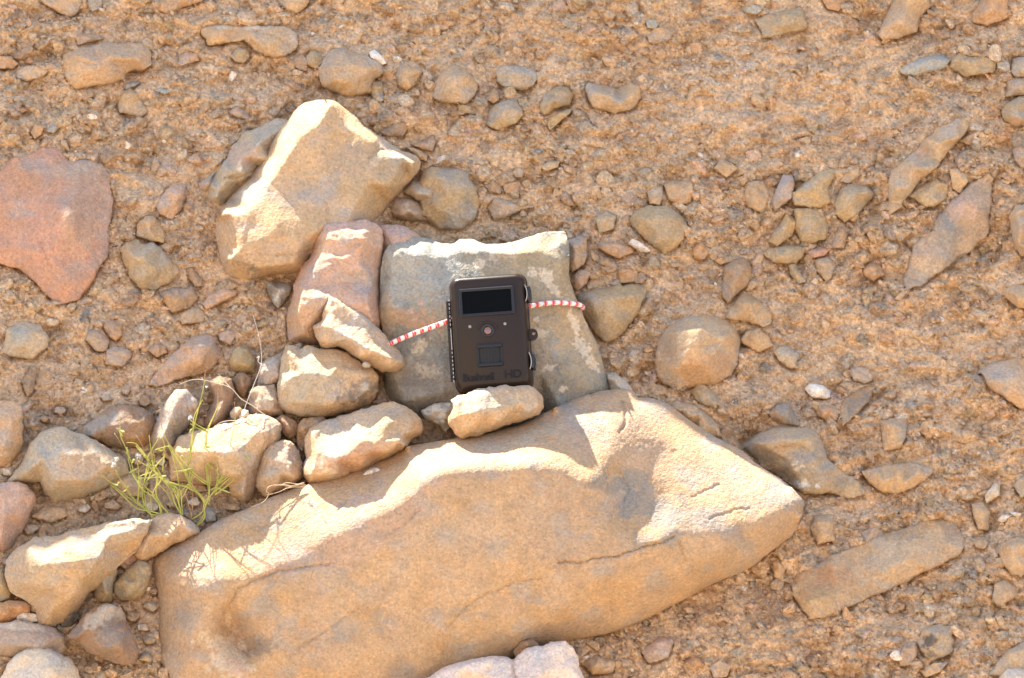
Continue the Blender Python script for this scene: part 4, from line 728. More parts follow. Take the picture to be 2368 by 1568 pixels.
F = SL * (GY - 784) + PP
V = to_world(GX.ravel(), GY.ravel(), F.ravel())
idx = np.arange(nyy * nxx).reshape(nyy, nxx)
fa = np.stack([idx[:-1, :-1].ravel(), idx[1:, :-1].ravel(), idx[1:, 1:].ravel(), idx[:-1, 1:].ravel()], 1)
cl = mesh_obj('cliff', V, fa, M_wall, col.reshape(-1, 3)); cl['kind'] = 'structure'

def surf_F(x, y):
    i = np.clip(np.searchsorted(gx, x), 1, nxx - 1); j = np.clip(np.searchsorted(gy, y), 1, nyy - 1); return F[j, i]

# ---------------------------------------------------------------- gravel: thousands of angular fragments
def ico():
    t = (1 + 5 ** .5) / 2
    v = [(-1,t,0),(1,t,0),(-1,-t,0),(1,-t,0),(0,-1,t),(0,1,t),(0,-1,-t),(0,1,-t),(t,0,-1),(t,0,1),(-t,0,-1),(-t,0,1)]
    f = [(0,11,5),(0,5,1),(0,1,7),(0,7,10),(0,10,11),(1,5,9),(5,11,4),(11,10,2),(10,7,6),(7,1,8),(3,9,4),(3,4,2),(3,2,6),(3,6,8),(3,8,9),(4,9,5),(2,4,11),(6,2,10),(8,6,7),(9,8,1)]
    v = [Vector(a).normalized() for a in v]; cache = {}; nf = []
    def mid(a, b):
        k = (min(a, b), max(a, b))
        if k not in cache: cache[k] = len(v); v.append(((v[a] + v[b]) / 2).normalized())
        return cache[k]
    for a, b, c in f:
        d, e, g = mid(a, b), mid(b, c), mid(c, a); nf += [(a, d, g), (b, e, d), (c, g, e), (d, e, g)]
    return np.array([tuple(a) for a in v]), np.array(nf)
IV, IF = ico()
def subdiv(V_, F_):
    cache = {}; vs = [tuple(a) for a in V_]; nf = []
    def m(a, b):
        k = (min(a, b), max(a, b))
        if k not in cache: q = (np.array(vs[a]) + np.array(vs[b])); q /= np.linalg.norm(q); cache[k] = len(vs); vs.append(tuple(q))
        return cache[k]
    for a, b, c in F_.tolist(): d, e, g = m(a, b), m(b, c), m(c, a); nf += [(a, d, g), (b, e, d), (c, g, e), (d, e, g)]
    return np.array(vs), np.array(nf)
IV2, IF2 = subdiv(IV, IF); IV2, IF2 = subdiv(IV2, IF2)
IV0 = IV[:12]; IF0 = np.array([(0,11,5),(0,5,1),(0,1,7),(0,7,10),(0,10,11),(1,5,9),(5,11,4),(11,10,2),(10,7,6),(7,1,8),(3,9,4),(3,4,2),(3,2,6),(3,6,8),(3,8,9),(4,9,5),(2,4,11),(6,2,10),(8,6,7),(9,8,1)])
gv, gf, gc = [], [], []; off = 0
def add_fragment(x, y, Fc, ra, rb, rc, colr, r):
    global off
    small = max(ra, rb) < 5.5; huge = ra > 11; v = (IV0 if small else IV2 if huge else IV).copy(); tri = IF0 if small else IF2 if huge else IF
    for _ in range(3 if small else 11 if huge else 9):
        n = r.normal(size=3); n /= np.linalg.norm(n); d = r.uniform(.45, .85); ex = np.maximum(v @ n - d, 0); v -= ex[:, None] * n
    if huge: v *= 1 + (fbm(v[:, 0] * 2.2 + x, v[:, 1] * 2.2, v[:, 2] * 2.2 + y, 4, True) * .10)[:, None]
    v *= np.array([ra, rc, rb]); e = Euler((r.uniform(-.4, .4), r.normal(.3, .45), r.uniform(-.5, .5))); v = v @ np.array(e.to_matrix()).T
    w = to_world(x + v[:, 0], y - v[:, 2], Fc - v[:, 1]); gv.append(w); gf.append(tri + off); gc.append(np.tile(colr, (len(v), 1))); off += len(v)
patch = lambda x, y: float(fbm(np.array([x / 110]), np.array([y / 80]), 77, 3)[0]) * 2.4
gr = np.random.default_rng(5); cnt = 0
NB = 1100
for k in range(38000):
    x, y = gr.uniform(-70, 2440), gr.uniform(-70, 1640); big_ = k < NB
    if big_ and (gr.random() > dens(x, y) * .9 or (x < 480 and y > 850)): continue
    i_, j_ = np.searchsorted(gx, x), np.searchsorted(gy, y)
    if gr.random() > (dens(x, y) + .12 * (x < 700)) * (1 if big_ else np.clip(1.15 - 1.0 * pk[j_, i_], .08, 1)): continue
    i, j = np.searchsorted(gx, x), np.searchsorted(gy, y)
    if emask[j, i] or mask[j, i]: continue
    q = gr.random(); ra = gr.uniform(13, 21) + 13 * gr.random() ** 3 if big_ else gr.uniform(2.4, 5) if q < .68 else (gr.uniform(5, 10) if q < .93 else gr.uniform(10, 19)); rb = ra * gr.uniform(.4, .85); rc = ra * gr.uniform(.5, .9)
    tc = tones[gr.integers(len(tones))] * gr.uniform(.78, 1.18) * .5 + col[j, i] * .5
    if gr.random() < .025: tc = srgb(232, 218, 200)
    add_fragment(x, y, F[j, i] + rc * (gr.uniform(-.25, .35) if big_ else gr.uniform(-.3, .5)), ra, rb, rc, tc, gr); cnt += 1
g = mesh_obj('gravel', np.concatenate(gv), np.concatenate(gf), M_wall, np.concatenate(gc), smooth=False)
tag(g, 'small angular fragments and grit stuck all over the tan cliff face', 'gravel', kind='stuff')

# ---------------------------------------------------------------- ground in front and an unseen bank behind the viewer, added to bounce warm light
zg = (784 - 3600) * K
def sheet(name, pts, colr, kind):
    v = np.array(pts, float); m = mesh_obj(name, v, [tuple(range(len(pts)))], M_far); tag(m, kind=kind); return m
M_far = bpy.data.materials.new('dry_ground'); M_far.use_nodes = True; t = M_far.node_tree; b = t.nodes['Principled BSDF']; b.inputs['Roughness'].default_value = .95
nz = t.nodes.new('ShaderNodeTexNoise'); nz.inputs['Scale'].default_value = 1.4; nz.inputs['Detail'].default_value = 8; ge = t.nodes.new('ShaderNodeNewGeometry'); t.links.new(ge.outputs['Position'], nz.inputs['Vector'])
rp = t.nodes.new('ShaderNodeValToRGB'); rp.color_ramp.elements[0].color = (.27, .205, .14, 1); rp.color_ramp.elements[1].color = (.41, .325, .23, 1); rp.color_ramp.elements[0].position = .3; rp.color_ramp.elements[1].position = .7
t.links.new(nz.outputs[0], rp.inputs[0]); t.links.new(rp.outputs[0], b.inputs['Base Color'])
sheet('ground', [(-300, -300, zg), (300, -300, zg), (300, 300, zg), (-300, 300, zg)], None, 'structure')
hx = np.linspace(-40, 40, 61); hy = np.linspace(-9, -26, 22); HX, HY = np.meshgrid(hx, hy)
HZ = zg - .05 + np.clip((-9 - HY), 0, 14) * .45 + fbm(HX / 4, HY / 3, 2, 4) * .7 * np.clip((-9 - HY) / 2, 0, 1)
ii = np.arange(HX.size).reshape(HX.shape); ff = np.stack([ii[:-1, :-1].ravel(), ii[1:, :-1].ravel(), ii[1:, 1:].ravel(), ii[:-1, 1:].ravel()], 1)
tag(mesh_obj('bounce_hillside', np.stack([HX.ravel(), HY.ravel(), HZ.ravel()], 1), ff, M_far), kind='structure')

# ---------------------------------------------------------------- trail camera
def soften(o, w, seg=3, ang=35):
    bv = o.modifiers.new('bevel', 'BEVEL'); bv.width = w; bv.segments = seg; bv.limit_method = 'ANGLE'; bv.angle_limit = math.radians(ang); bv.harden_normals = False
    for p in o.data.polygons: p.use_smooth = True
def rrect(x0, x1, z0, z1, r, n=7):
    out = []
    for cx, cz, a0 in ((x1 - r, z1 - r, 0), (x0 + r, z1 - r, 90), (x0 + r, z0 + r, 180), (x1 - r, z0 + r, 270)):
        for k in range(n + 1): a = math.radians(a0 + 90 * k / n); out.append((cx + r * math.cos(a), cz + r * math.sin(a)))
    return out
def loft(name, loops, mat, parent, bev=0, caps=True):
    """loops: list of (outline [(x,z)], y) from front to back"""
    n = len(loops[0][0]); v = []; f = []
    for ol, y in loops: v += [(x * K, y * K, z * K) for x, z in ol]
    for k in range(len(loops) - 1):
        for i in range(n): j = (i + 1) % n; f.append((k * n + i, (k + 1) * n + i, (k + 1) * n + j, k * n + j))
    if caps: f.append(tuple(range(n))); f.append(tuple(range((len(loops) - 1) * n, len(loops) * n))[::-1])
    o = mesh_obj(name, v, f, mat, parent=parent, smooth=False)
    if bev: soften(o, bev * K)
    return o
def cyl(name, p, axis_, r, l, mat, parent, n=28, bev=0, r2=None):
    a = [(math.cos(2 * math.pi * i / n), math.sin(2 * math.pi * i / n)) for i in range(n)]; r2 = r if r2 is None else r2; v = []; 
    for s_, rr in ((0, r), (1, r2)):
        for c_, d_ in a:
            q = {'y': (c_ * rr, s_ * l, d_ * rr), 'z': (c_ * rr, d_ * rr, s_ * l), 'x': (s_ * l, c_ * rr, d_ * rr)}[axis_]; v.append(tuple((p[i] + q[i]) * K for i in range(3)))
    f = [(i, (i + 1) % n, n + (i + 1) % n, n + i) for i in range(n)] + [tuple(range(n))[::-1], tuple(range(n, 2 * n))]
    o = mesh_obj(name, v, f, mat, parent=parent, smooth=False)
    if bev: soften(o, bev * K)
    else:
        for pl in o.data.polygons: pl.use_smooth = len(pl.vertices) == 4
    return o
M_case = plain('dark_brown_plastic', (.030, .0185, .0115), .30, .2, bump=.25, bscale=2600)
M_black = plain('black_plastic', (.012, .012, .012), .35, .5)
M_glass = plain('black_ir_window', (.002, .002, .002), .3, .06)
M_metal = plain('bright_wire', (.5, .44, .36), .4, .5, .9)
M_frame = plain('black_frame_plastic', (.014, .014, .016), .4, .3)
M_lens = plain('lens_glass', (.20, .10, .075), .15, .6)
M_led = plain('clear_led', (.26, .25, .22), .25, .4)
M_pir = plain('ribbed_sensor_dome', (.02, .018, .016), .5, .2)
M_text = plain('raised_lettering', (.010, .008, .0075), .45, .2)
tc_ = bpy.data.objects.new('trail_camera', None); C.objects.link(tc_); tc_.empty_display_size = .05
tag(tc_, 'dark brown trail camera in a latched plastic case strapped upright to the grey slab', 'trail camera')
w, hgt, dp = 172, 263, 100     # local frame: origin at the middle of the foot, front face at y = 0
# shell: back half slightly larger, a seam, then the front cover with its bevelled shoulders
def rr(i, r): return rrect(-w / 2 + i, w / 2 - i, i, hgt - i, r)
loft('back_shell', [(rr(1, 20), 38), (rr(-3, 22), 41), (rr(-3, 22), 62), (rr(1, 20), 66), (rr(3, 20), 104), (rr(10, 18), 112)], M_case, tc_, 1.2)
loft('gasket', [(rr(3, 20), 33), (rr(3, 20), 39)], M_black, tc_)
cov = loft('front_cover', [(rr(13, 13), 0), (rr(9, 15), 1.5), (rr(5, 18), 6), (rr(1.5, 20), 13), (rr(0, 21), 22), (rr(-1, 22), 33), ], M_case, tc_, .8)
# features, placed in the cover's frame (x from -86, z up from the foot)
fr_o = rrect(-66, 60, 168, 232, 4, 2); fr_i = rrect(-59, 53, 174, 225, 2, 2)
v = []; 
for ol, y in ((fr_o, .5), (fr_o, -4), (rrect(-64, 58, 170, 230, 3, 2), -5), (fr_i, -4.5), (fr_i, 1.5)): v += [(x * K, y * K, z * K) for x, z in ol]
n_ = len(fr_o); f = [(k * n_ + i, k * n_ + (i + 1) % n_, (k + 1) * n_ + (i + 1) % n_, (k + 1) * n_ + i) for k in range(4) for i in range(n_)]
f = [q[::-1] for q in f]
wf = mesh_obj('window_frame', v, f, M_frame, parent=tc_, smooth=False); 
loft('infrared_window', [(rrect(-60, 54, 173, 226, 2, 2), -.8), (rrect(-60, 54, 173, 226, 2, 2), 1)], M_glass, tc_)
for x_, z_ in ((-45, 145), (35, 146)): cyl('led', (x_, -2.5, z_), 'y', 3.0, 3, M_led, tc_, bev=.8, r2=4)
rg = []
n_ = 36
for rad, y in ((15, .5), (14.5, -3.5), (12.5, -4.2), (10.5, -2.5), (9, 0.2)): rg += [((-5 + rad * math.cos(2 * math.pi * i / n_)) * K, y * K, (133 + rad * math.sin(2 * math.pi * i / n_)) * K) for i in range(n_)]
f = [(k * n_ + i, (k + 1) * n_ + i, (k + 1) * n_ + (i + 1) % n_, k * n_ + (i + 1) % n_)[::-1] for k in range(4) for i in range(n_)]
mesh_obj('lens_ring', rg, f, M_black, parent=tc_)
sp = []; f = []
for k in range(6):
    a = math.pi / 2 * k / 5; sp += [((-5 + 9 * math.cos(a) * math.cos(2 * math.pi * i / 24)) * K, (-.3 - 2.6 * math.sin(a)) * K, (133 + 9 * math.cos(a) * math.sin(2 * math.pi * i / 24)) * K) for i in range(24)]
f = [(k * 24 + i, (k + 1) * 24 + i, (k + 1) * 24 + (i + 1) % 24, k * 24 + (i + 1) % 24)[::-1] for k in range(5) for i in range(24)]
mesh_obj('lens', sp, f, M_lens, parent=tc_)
# hood arch moulded over the lens
ar = []; n_ = 24
for rad, y in ((26, .5), (25, -2.2), (22, -2.2), (21, .5)): ar += [((-5 + rad * math.cos(math.pi * i / n_ * .8 + math.pi * .1)) * K, y * K, (129 + rad * math.sin(math.pi * i / n_ * .8 + math.pi * .1)) * K) for i in range(n_ + 1)]
f = [(k * (n_ + 1) + i, (k + 1) * (n_ + 1) + i, (k + 1) * (n_ + 1) + i + 1, k * (n_ + 1) + i + 1)[::-1] for k in range(3) for i in range(n_)]
mesh_obj('lens_hood', ar, f, M_case, parent=tc_)
# motion sensor: ribbed dome between two lips
pv = []; nn = 28
for i in range(nn + 1):
    u = -25 + 50 * i / nn; d = -5.5 * math.cos(u / 25 * 1.35) + (.7 if (i // 2) % 2 else 0)
    pv += [((-3 + u) * K, d * K, 58 * K), ((-3 + u) * K, d * K, 94 * K)]
mesh_obj('motion_sensor', pv, [(2 * i, 2 * i + 2, 2 * i + 3, 2 * i + 1) for i in range(nn)], M_pir, parent=tc_, smooth=False)
for z0, z1 in ((51, 58), (94, 101)): loft('sensor_lip', [(rrect(-31, 25, z0, z1, 3, 3), -7), (rrect(-32, 26, z0 - 1, z1 + 1, 3, 3), 1)], M_frame, tc_, .8)
for x0, x1 in ((-31, -28), (22, 25)): loft('sensor_side', [(rrect(x0, x1, 57, 95, 1, 2), -3), (rrect(x0, x1, 57, 95, 1, 2), 1)], M_frame, tc_)
def letters(txt, size, x, z, sx=1.0, off=0.0, sh=0.0):
    cu = bpy.data.curves.new('lettering', 'FONT'); cu.body = txt; cu.size = size * K; cu.extrude = 1.3 * K; cu.offset = off * K; cu.space_character = .93; cu.shear = sh
    o = bpy.data.objects.new('tmp', cu); C.objects.link(o); dg = bpy.context.evaluated_depsgraph_get(); me = bpy.data.meshes.new_from_object(o.evaluated_get(dg)); bpy.data.objects.remove(o)
    me.materials.clear(); me.materials.append(M_text); l = bpy.data.objects.new('lettering', me); C.objects.link(l); l.parent = tc_
    l.rotation_euler = (math.pi / 2, 0, 0); l.location = (x * K, -1.0 * K, z * K); l.scale = (sx, 1, 1); return l
letters('Bushnell', 24, -69, 20, .97, .3); letters('HD', 27, 26, 21, 1.05, -.2)
# hinge along the left side
for z0, z1 in ((26, 40), (42, 84), (86, 148), (150, 184), (186, 212)):
    cyl('hinge_knuckle', (-w / 2 - 7, 30, z0), 'z', 5.2, z1 - z0, M_case, tc_, 16, .6)
for z_ in (41, 85, 149, 185): loft('hinge_leaf', [(rrect(-w / 2 - 12, -w / 2 + 6, z_ - 1.2, z_ + 1.2, .8, 1), 22), (rrect(-w / 2 - 12, -w / 2 + 6, z_ - 1.2, z_ + 1.2, .8, 1), 38)], M_black, tc_)
pin = []
for k, z_ in enumerate(np.arange(24, 214, 9.3)):
    pin.append(loft('hinge_slot', [(rrect(-w / 2 - 5.4, -w / 2 - 3.6, z_, z_ + (5.6 if not 92 < z_ < 140 else 9.2), .6, 1), 23.6), (rrect(-w / 2 - 5.4, -w / 2 - 3.6, z_, z_ + (5.6 if not 92 < z_ < 140 else 9.2), .6, 1), 26)], M_metal, tc_))
# latches and padlock lug on the right side
for z0 in (42, 198):
    lt = loft('latch', [(rrect(w / 2 + 1, w / 2 + 9, z0, z0 + 32, 3), 8), (rrect(w / 2 + 1, w / 2 + 10.5, z0 - 1, z0 + 33, 3), 13), (rrect(w / 2 + 1, w / 2 + 10.5, z0 - 1, z0 + 33, 3), 46), (rrect(w / 2 + 2, w / 2 + 9, z0 + 2, z0 + 30, 3), 50)], M_black, tc_, .8)
    for zz in (z0 + 9, z0 + 16, z0 + 23): lr = loft('latch_rib', [(rrect(w / 2 + 10, w / 2 + 12, zz - 1.4, zz + 1.4, .8, 1), 14), (rrect(w / 2 + 10, w / 2 + 12, zz - 1.4, zz + 1.4, .8, 1), 44)], M_black, lt)
    wy = []; n_ = 20
    for i in range(n_ + 1):
        s_ = i / n_; zc = z0 - 3 + 38 * s_; xc = w / 2 + 3.0 - 4.2 * (2 * s_ - 1) ** 2
        wy += [((xc + 1.1 * math.cos(a)) * K, (4 + 1.1 * math.sin(a)) * K, zc * K) for a in np.linspace(0, 2 * math.pi, 7)[:-1]]
    mesh_obj('latch_wire', wy, [(i * 6 + j, i * 6 + (j + 1) % 6, i * 6 + 6 + (j + 1) % 6, i * 6 + 6 + j) for i in range(n_) for j in range(6)], M_metal, parent=lt)
lug = []; n_ = 24; out = []; inn = []
for i in range(n_):
    a = 2 * math.pi * i / n_; rx_ = 13 if math.cos(a) > 0 else 16
    out.append((w / 2 + 8 + rx_ * math.cos(a) * .95, 122 + 13 * math.sin(a))); inn.append((w / 2 + 11 + 4.2 * math.cos(a), 124 + 4.2 * math.sin(a)))
for ol, y in ((out, 28), (inn, 28), (inn, 40), (out, 40)): lug += [(x * K, y * K, z * K) for x, z in ol]
f = [(k * n_ + i, k * n_ + (i + 1) % n_, ((k + 1) % 4) * n_ + (i + 1) % n_, ((k + 1) % 4) * n_ + i) for k in range(4) for i in range(n_)]
mesh_obj('padlock_lug', lug, f, M_case, parent=tc_, smooth=False)
tc_.location = to_world(1141, 898, 238)
tc_.rotation_euler = Euler((math.radians(-9), math.radians(-4.1), math.radians(-3)), 'XYZ')

# ---------------------------------------------------------------- rope: white with red flecks
def catmull(p, n):
    p = np.array(p, float); p = np.vstack([2 * p[0] - p[1], p, 2 * p[-1] - p[-2]]); out = []
    for i in range(1, len(p) - 2):
        for t in np.linspace(0, 1, n, endpoint=False):
            a, b, c, d = p[i - 1:i + 3]; out.append(.5 * ((2 * b) + (c - a) * t + (2 * a - 5 * b + 4 * c - d) * t * t + (3 * b - a - 3 * c + d) * t ** 3))
    out.append(p[-2]); return np.array(out)
def tube(pts, rad, ns=8, closed=False):
    pts = np.array(pts); n = len(pts); rad = np.broadcast_to(rad, (n,)); t = np.gradient(pts, axis=0); t /= np.linalg.norm(t, axis=1)[:, None] + 1e-12
    up = np.array([0, -1.0, .2]); v = []
    for i in range(n):
        s = np.cross(t[i], up); s /= np.linalg.norm(s) + 1e-12; q = np.cross(s, t[i])
        for a in np.linspace(0, 2 * math.pi, ns + 1)[:-1]: v.append(pts[i] + rad[i] * (math.cos(a) * s + math.sin(a) * q))
    f = [(i * ns + j, i * ns + (j + 1) % ns, (i + 1) * ns + (j + 1) % ns, (i + 1) * ns + j) for i in range(n - 1) for j in range(ns)]
    f += [tuple(range(ns))[::-1], tuple(range((n - 1) * ns, n * ns))]
    return np.array(v), f
M_rope = bpy.data.materials.new('braided_cord'); M_rope.use_nodes = True; t = M_rope.node_tree; b = t.nodes['Principled BSDF']; b.inputs['Roughness'].default_value = .7
at = t.nodes.new('ShaderNodeAttribute'); at.attribute_name = 'Col'; t.links.new(at.outputs['Color'], b.inputs['Base Color'])
nz = t.nodes.new('ShaderNodeTexNoise'); nz.inputs['Scale'].default_value = 1500; bb = t.nodes.new('ShaderNodeBump'); bb.inputs['Strength'].default_value = .5; bb.inputs['Distance'].default_value = .0003
t.links.new(nz.outputs[0], bb.inputs['Height']); t.links.new(bb.outputs[0], b.inputs['Normal'])
rp_ = [(800,845,40),(850,818,92),(888,802,134),(930,782,150),(975,765,158),(1033,744,166),(1060,734,150),(1085,725,128),(1130,716,128),(1180,712,130),(1212,710,130),(1240,705,124),(1268,701,118),(1290,700,112),(1315,702,104),(1335,704,92),(1345,709,72),(1342,713,30),(1300,716,-30),(1150,740,-50),(950,790,-40),(870,820,0)]
rp_ = [(x, y, Fz) for x, y, Fz in rp_]
cc_ = catmull([to_world(*q) for q in rp_], 14)
seg = np.linalg.norm(np.diff(cc_, axis=0), axis=1); sL = np.concatenate([[0], np.cumsum(seg)]); u_ = np.arange(0, sL[-1], 1.1 * K)
cc_ = np.stack([np.interp(u_, sL, cc_[:, i]) for i in range(3)], 1); ns = 32
rv, rf = tube(cc_, (5.8 + .25 * np.sin(u_ / K * 1.9)) * K, ns)
ri = np.arange(len(u_))[:, None]; ja = np.arange(ns)[None, :]; th_ = ja / ns * 2 * math.pi; ss = (u_ / K)[:, None]
ph = ss / 19.0 - np.sin(th_) * 0.22 
red = ((ph % 1) < .48)
stripe = (np.sin(th_ * 16 + ss * .5) > .93)
rc_ = np.where((red & ~stripe)[..., None], np.array([.72, .055, .045]), np.array([.78, .74, .66]) * (1 - .10 * (np.sin(ss * 2.2 + th_ * 5) > .4))[..., None])
rope = mesh_obj('rope', rv, rf, M_rope, rc_.reshape(-1, 3)); tag(rope, 'white braided cord with red flecks tied round the slab behind the trail camera', 'rope')

# ---------------------------------------------------------------- plants
def plant_mat(name, c1, c2):
    m = bpy.data.materials.new(name); m.use_nodes = True; t = m.node_tree; b = t.nodes['Principled BSDF']; b.inputs['Roughness'].default_value = .6
    g = t.nodes.new('ShaderNodeNewGeometry'); n = t.nodes.new('ShaderNodeTexNoise'); n.inputs['Scale'].default_value = 60; t.links.new(g.outputs['Position'], n.inputs['Vector'])
    r = t.nodes.new('ShaderNodeValToRGB'); r.color_ramp.elements[0].color = (*c1, 1); r.color_ramp.elements[1].color = (*c2, 1); r.color_ramp.elements[0].position = .35; r.color_ramp.elements[1].position = .65
    t.links.new(n.outputs[0], r.inputs[0]); t.links.new(r.outputs[0], b.inputs['Base Color'])
    tr = t.nodes.new('ShaderNodeBsdfTranslucent'); t.links.new(r.outputs[0], tr.inputs[0]); mx = t.nodes.new('ShaderNodeMixShader'); mx.inputs[0].default_value = .25
    t.links.new(b.outputs[0], mx.inputs[1]); t.links.new(tr.outputs[0], mx.inputs[2]); t.links.new(mx.outputs[0], t.nodes['Material Output'].inputs[0]); return m
M_green = plant_mat('green_stem', (.38, .40, .07), (.64, .60, .15)); M_dry = plant_mat('dry_stem', (.42, .24, .12), (.60, .44, .26)); M_fluff = plant_mat('seed_fluff', (.80, .74, .66), (.86, .82, .74)); M_straw = plant_mat('pale_straw', (.58, .50, .38), (.72, .64, .52))
ox, oy, sc_ = 219.6, 855.3, .2359
def stems(defs, F0, r0, r1, spread=0.0, seed=1):
    """each stem a tapered tube; base F0, leaning forward with length"""
    r = np.random.default_rng(seed); VV = []; FFc = []; o_ = 0
    for d in defs:
        p = [(ox + x * sc_, oy + y * sc_) for x, y in d]; tot = 0; q = []; dF = r.uniform(-22, 22) * spread
        for i, (x, y) in enumerate(p):
            if i: tot += math.hypot(x - p[i-1][0], y - p[i-1][1])
            q.append(to_world(x, y, F0 + tot * .10 + dF * min(1, tot / 120)))
        c = catmull(q, 6); jit = np.cumsum(r.normal(0, .12, c.shape), 0) * K * .5; c = c + jit - np.linspace(0, 1, len(c))[:, None] * jit[-1] * .5
        v, f = tube(c, np.linspace(r0, r1, len(c)) * K * r.uniform(.8, 1.15), 6); VV.append(v); FFc += [tuple(a + o_ for a in g_) for g_ in f]; o_ += len(v)
        for _ in range(2 if len(d) > 4 else 0):       # nodes: tiny swellings
            k = r.integers(2, len(c) - 1); e = c[k] + r.normal(0, 1, 3) * K; v, f = tube([e - (c[k]-c[k-1]) * .4, e, e + np.array([r.uniform(-4, 4), r.uniform(-2, 2), r.uniform(2, 6)]) * K], np.array([.3, 1.6, .3]) * K, 5); VV.append(v); FFc += [tuple(a + o_ for a in g_) for g_ in f]; o_ += len(v)
    return np.concatenate(VV), FFc
G = [[(590,1460),(520,1390),(440,1330),(300,1230),(160,1110),(45,1015)],[(710,1430),(560,1390),(500,1370),(420,1300),(350,1220),(270,1110),(200,980)],[(650,1460),(640,1380),(600,1250),(500,1150),(400,1070),(385,1020),(360,920),(300,760),(250,640),(245,570),(245,430)],
 [(420,1300),(430,1180),(430,1050),(420,920)],[(500,1370),(490,1250),(480,1120),(520,900),(520,850),(640,640)],[(510,860),(440,770),(390,720),(310,710)],[(730,1430),(690,1380),(600,1230),(600,1080),(560,870),(530,640)],
 [(855,1450),(830,1330),(800,1200),(740,1120),(600,1000),(420,890)],[(850,1440),(815,1270),(812,1180),(760,1130),(700,1100)],[(990,1530),(1060,1430),(1090,1300),(1180,1150),(1200,1000),(1180,780)],[(1100,1300),(960,1140),(900,1030),(800,860),(720,720),(660,590)],
 [(1080,1320),(1000,1190),(960,1160),(880,1130),(720,1090),(600,1000),(520,900),(400,740)],[(830,1250),(840,1200),(940,1080),(960,960),(1040,820),(1080,740),(1100,590),(1200,370),(1205,300)],[(1090,590),(1020,550),(940,500)],[(900,1010),(930,800),(960,600),(1000,430),(1040,280),(1075,100)],
 [(1130,1180),(1200,1120),(1290,920),(1330,720),(1375,470)],[(1200,970),(1300,890),(1400,820),(1490,770)],[(1190,1090),(1270,1050),(1355,985)],[(1170,1200),(1300,1080),(1405,1000)],[(1110,1110),(980,1020),(850,880),(720,720)],[(1160,970),(1050,850),(960,750)],
 [(1085,750),(1180,760),(1270,785)],[(590,785),(650,765),(720,745)],[(1310,900),(1400,880),(1430,820),(1470,820)],[(570,970),(640,890),(690,830)],[(660,1000),(680,830),(680,740),(660,660)],[(860,1450),(780,1300),(740,1180),(640,1060),(540,1060),(430,1060)],[(940,1470),(1060,1380),(1120,1200),(1100,1000),(1080,920)],
 [(420,1060),(470,1030),(570,1000)],[(840,1230),(800,1000),(760,850),(720,740)],[(600,1160),(650,1060),(600,960),(520,920)],[(1120,1180),(1130,1080),(1130,1020)],[(480,1120),(530,1050),(580,900),(560,760)],[(560,1390),(540,1250),(500,1150)],[(760,1300),(700,1200),(620,1120)],[(880,870),(850,840),(835,880)],[(920,800),(880,780)],[(430,1070),(390,1040)],[(270,650),(220,570)],[(310,760),(330,820)],
 [(1120,1290),(1110,1150),(1090,1000),(1085,930)],[(1290,1000),(1340,950),(1380,930)]]
rg_ = np.random.default_rng(31)
G += [[(x + rg_.uniform(-14, 14) * (k > 0) + rg_.uniform(-26, 26), y + rg_.uniform(-16, 16) + 14) for k, (x, y) in enumerate(s_[:max(3, len(s_) - 1)])] for s_ in G[:24]]
sv, sf = stems(G, 244, 1.65, .7, .5, 2)
plant = bpy.data.objects.new('wild_plant', None); C.objects.link(plant); pb = Vector(to_world(ox + 780 * sc_, oy + 1440 * sc_, 244)); plant.location = pb
tag(plant, 'spindly green weed with white tufts growing beside the big boulder at left', 'plant')
def part(name, v, f, mat, par, ob, **k): return mesh_obj(name, np.array(v) - np.array(ob), f, mat, parent=par, **k)
part('green_stems', sv, sf, M_green, plant, pb)
Dn = [[(940,1470),(960,1300),(960,1080),(1020,1040)],[(945,1440),(900,1260),(870,1180)],[(400,640),(440,700),(470,760)],[(660,590),(630,400),(590,440)],[(630,400),(650,380),(625,365)],[(1205,300),(1205,220)],[(45,1015),(30,1000)],[(190,620),(240,700),(260,740)],[(70,730),(130,860),(160,910)],[(350,1240),(320,1150)],[(1080,920),(1030,912)],[(1160,830),(1125,825)],[(1375,470),(1368,310)],[(1180,780),(1170,740)],[(1075,100),(1080,0)]]
sv, sf = stems(Dn, 248, .9, .5, .6, 4); part('dry_stems', sv, sf, M_dry, plant, pb)
def leaf(p, wd, F0, curl=0.0):
    p = [(ox + x * sc_, oy + y * sc_) for x, y in p]; c = catmull([to_world(x, y, F0 + 4 * i + 16) for i, (x, y) in enumerate(p)], 6); n = len(c); v = []; f = []
    t = np.gradient(c, axis=0)
    for i in range(n):
        s = np.cross(t[i], [0, -1, .4]); s /= np.linalg.norm(s) + 1e-9; w_ = wd * K * math.sin(math.pi * (i + .3) / (n - .4)) ** .7
        v += [c[i] - s * w_, c[i] + np.array([0, -.4 * w_, 0]) + s * 0, c[i] + s * w_]
    for i in range(n - 1): f += [(3*i, 3*i+1, 3*i+4, 3*i+3), (3*i+1, 3*i+2, 3*i+5, 3*i+4)]
    return v, f
for lf in ([(960,960),(870,985),(760,1000)],[(1180,1150),(1260,1180),(1328,1208)],[(420,965),(380,985),(330,1010)],[(1470,825),(1500,850),(1515,880)],[(960,570),(940,590),(928,620)],[(510,1080),(560,1040),(600,1020)],[(160,1105),(200,1125),(230,1132)],[(300,760),(320,800),(300,820)],[(360,920),(375,880),(385,885)],[(245,1090),(230,1110),(215,1115)],[(250,590),(290,610)],[(1080,160),(1100,170)],[(1205,370),(1235,370)],[(270,1195),(310,1175)],[(650,1040),(700,1040)]):
    v, f = leaf(lf if len(lf) > 2 else [lf[0], ((lf[0][0]+lf[1][0])/2, (lf[0][1]+lf[1][1])/2), lf[1]], 2.0, 244); part('leaf', v, f, M_green, plant, pb)
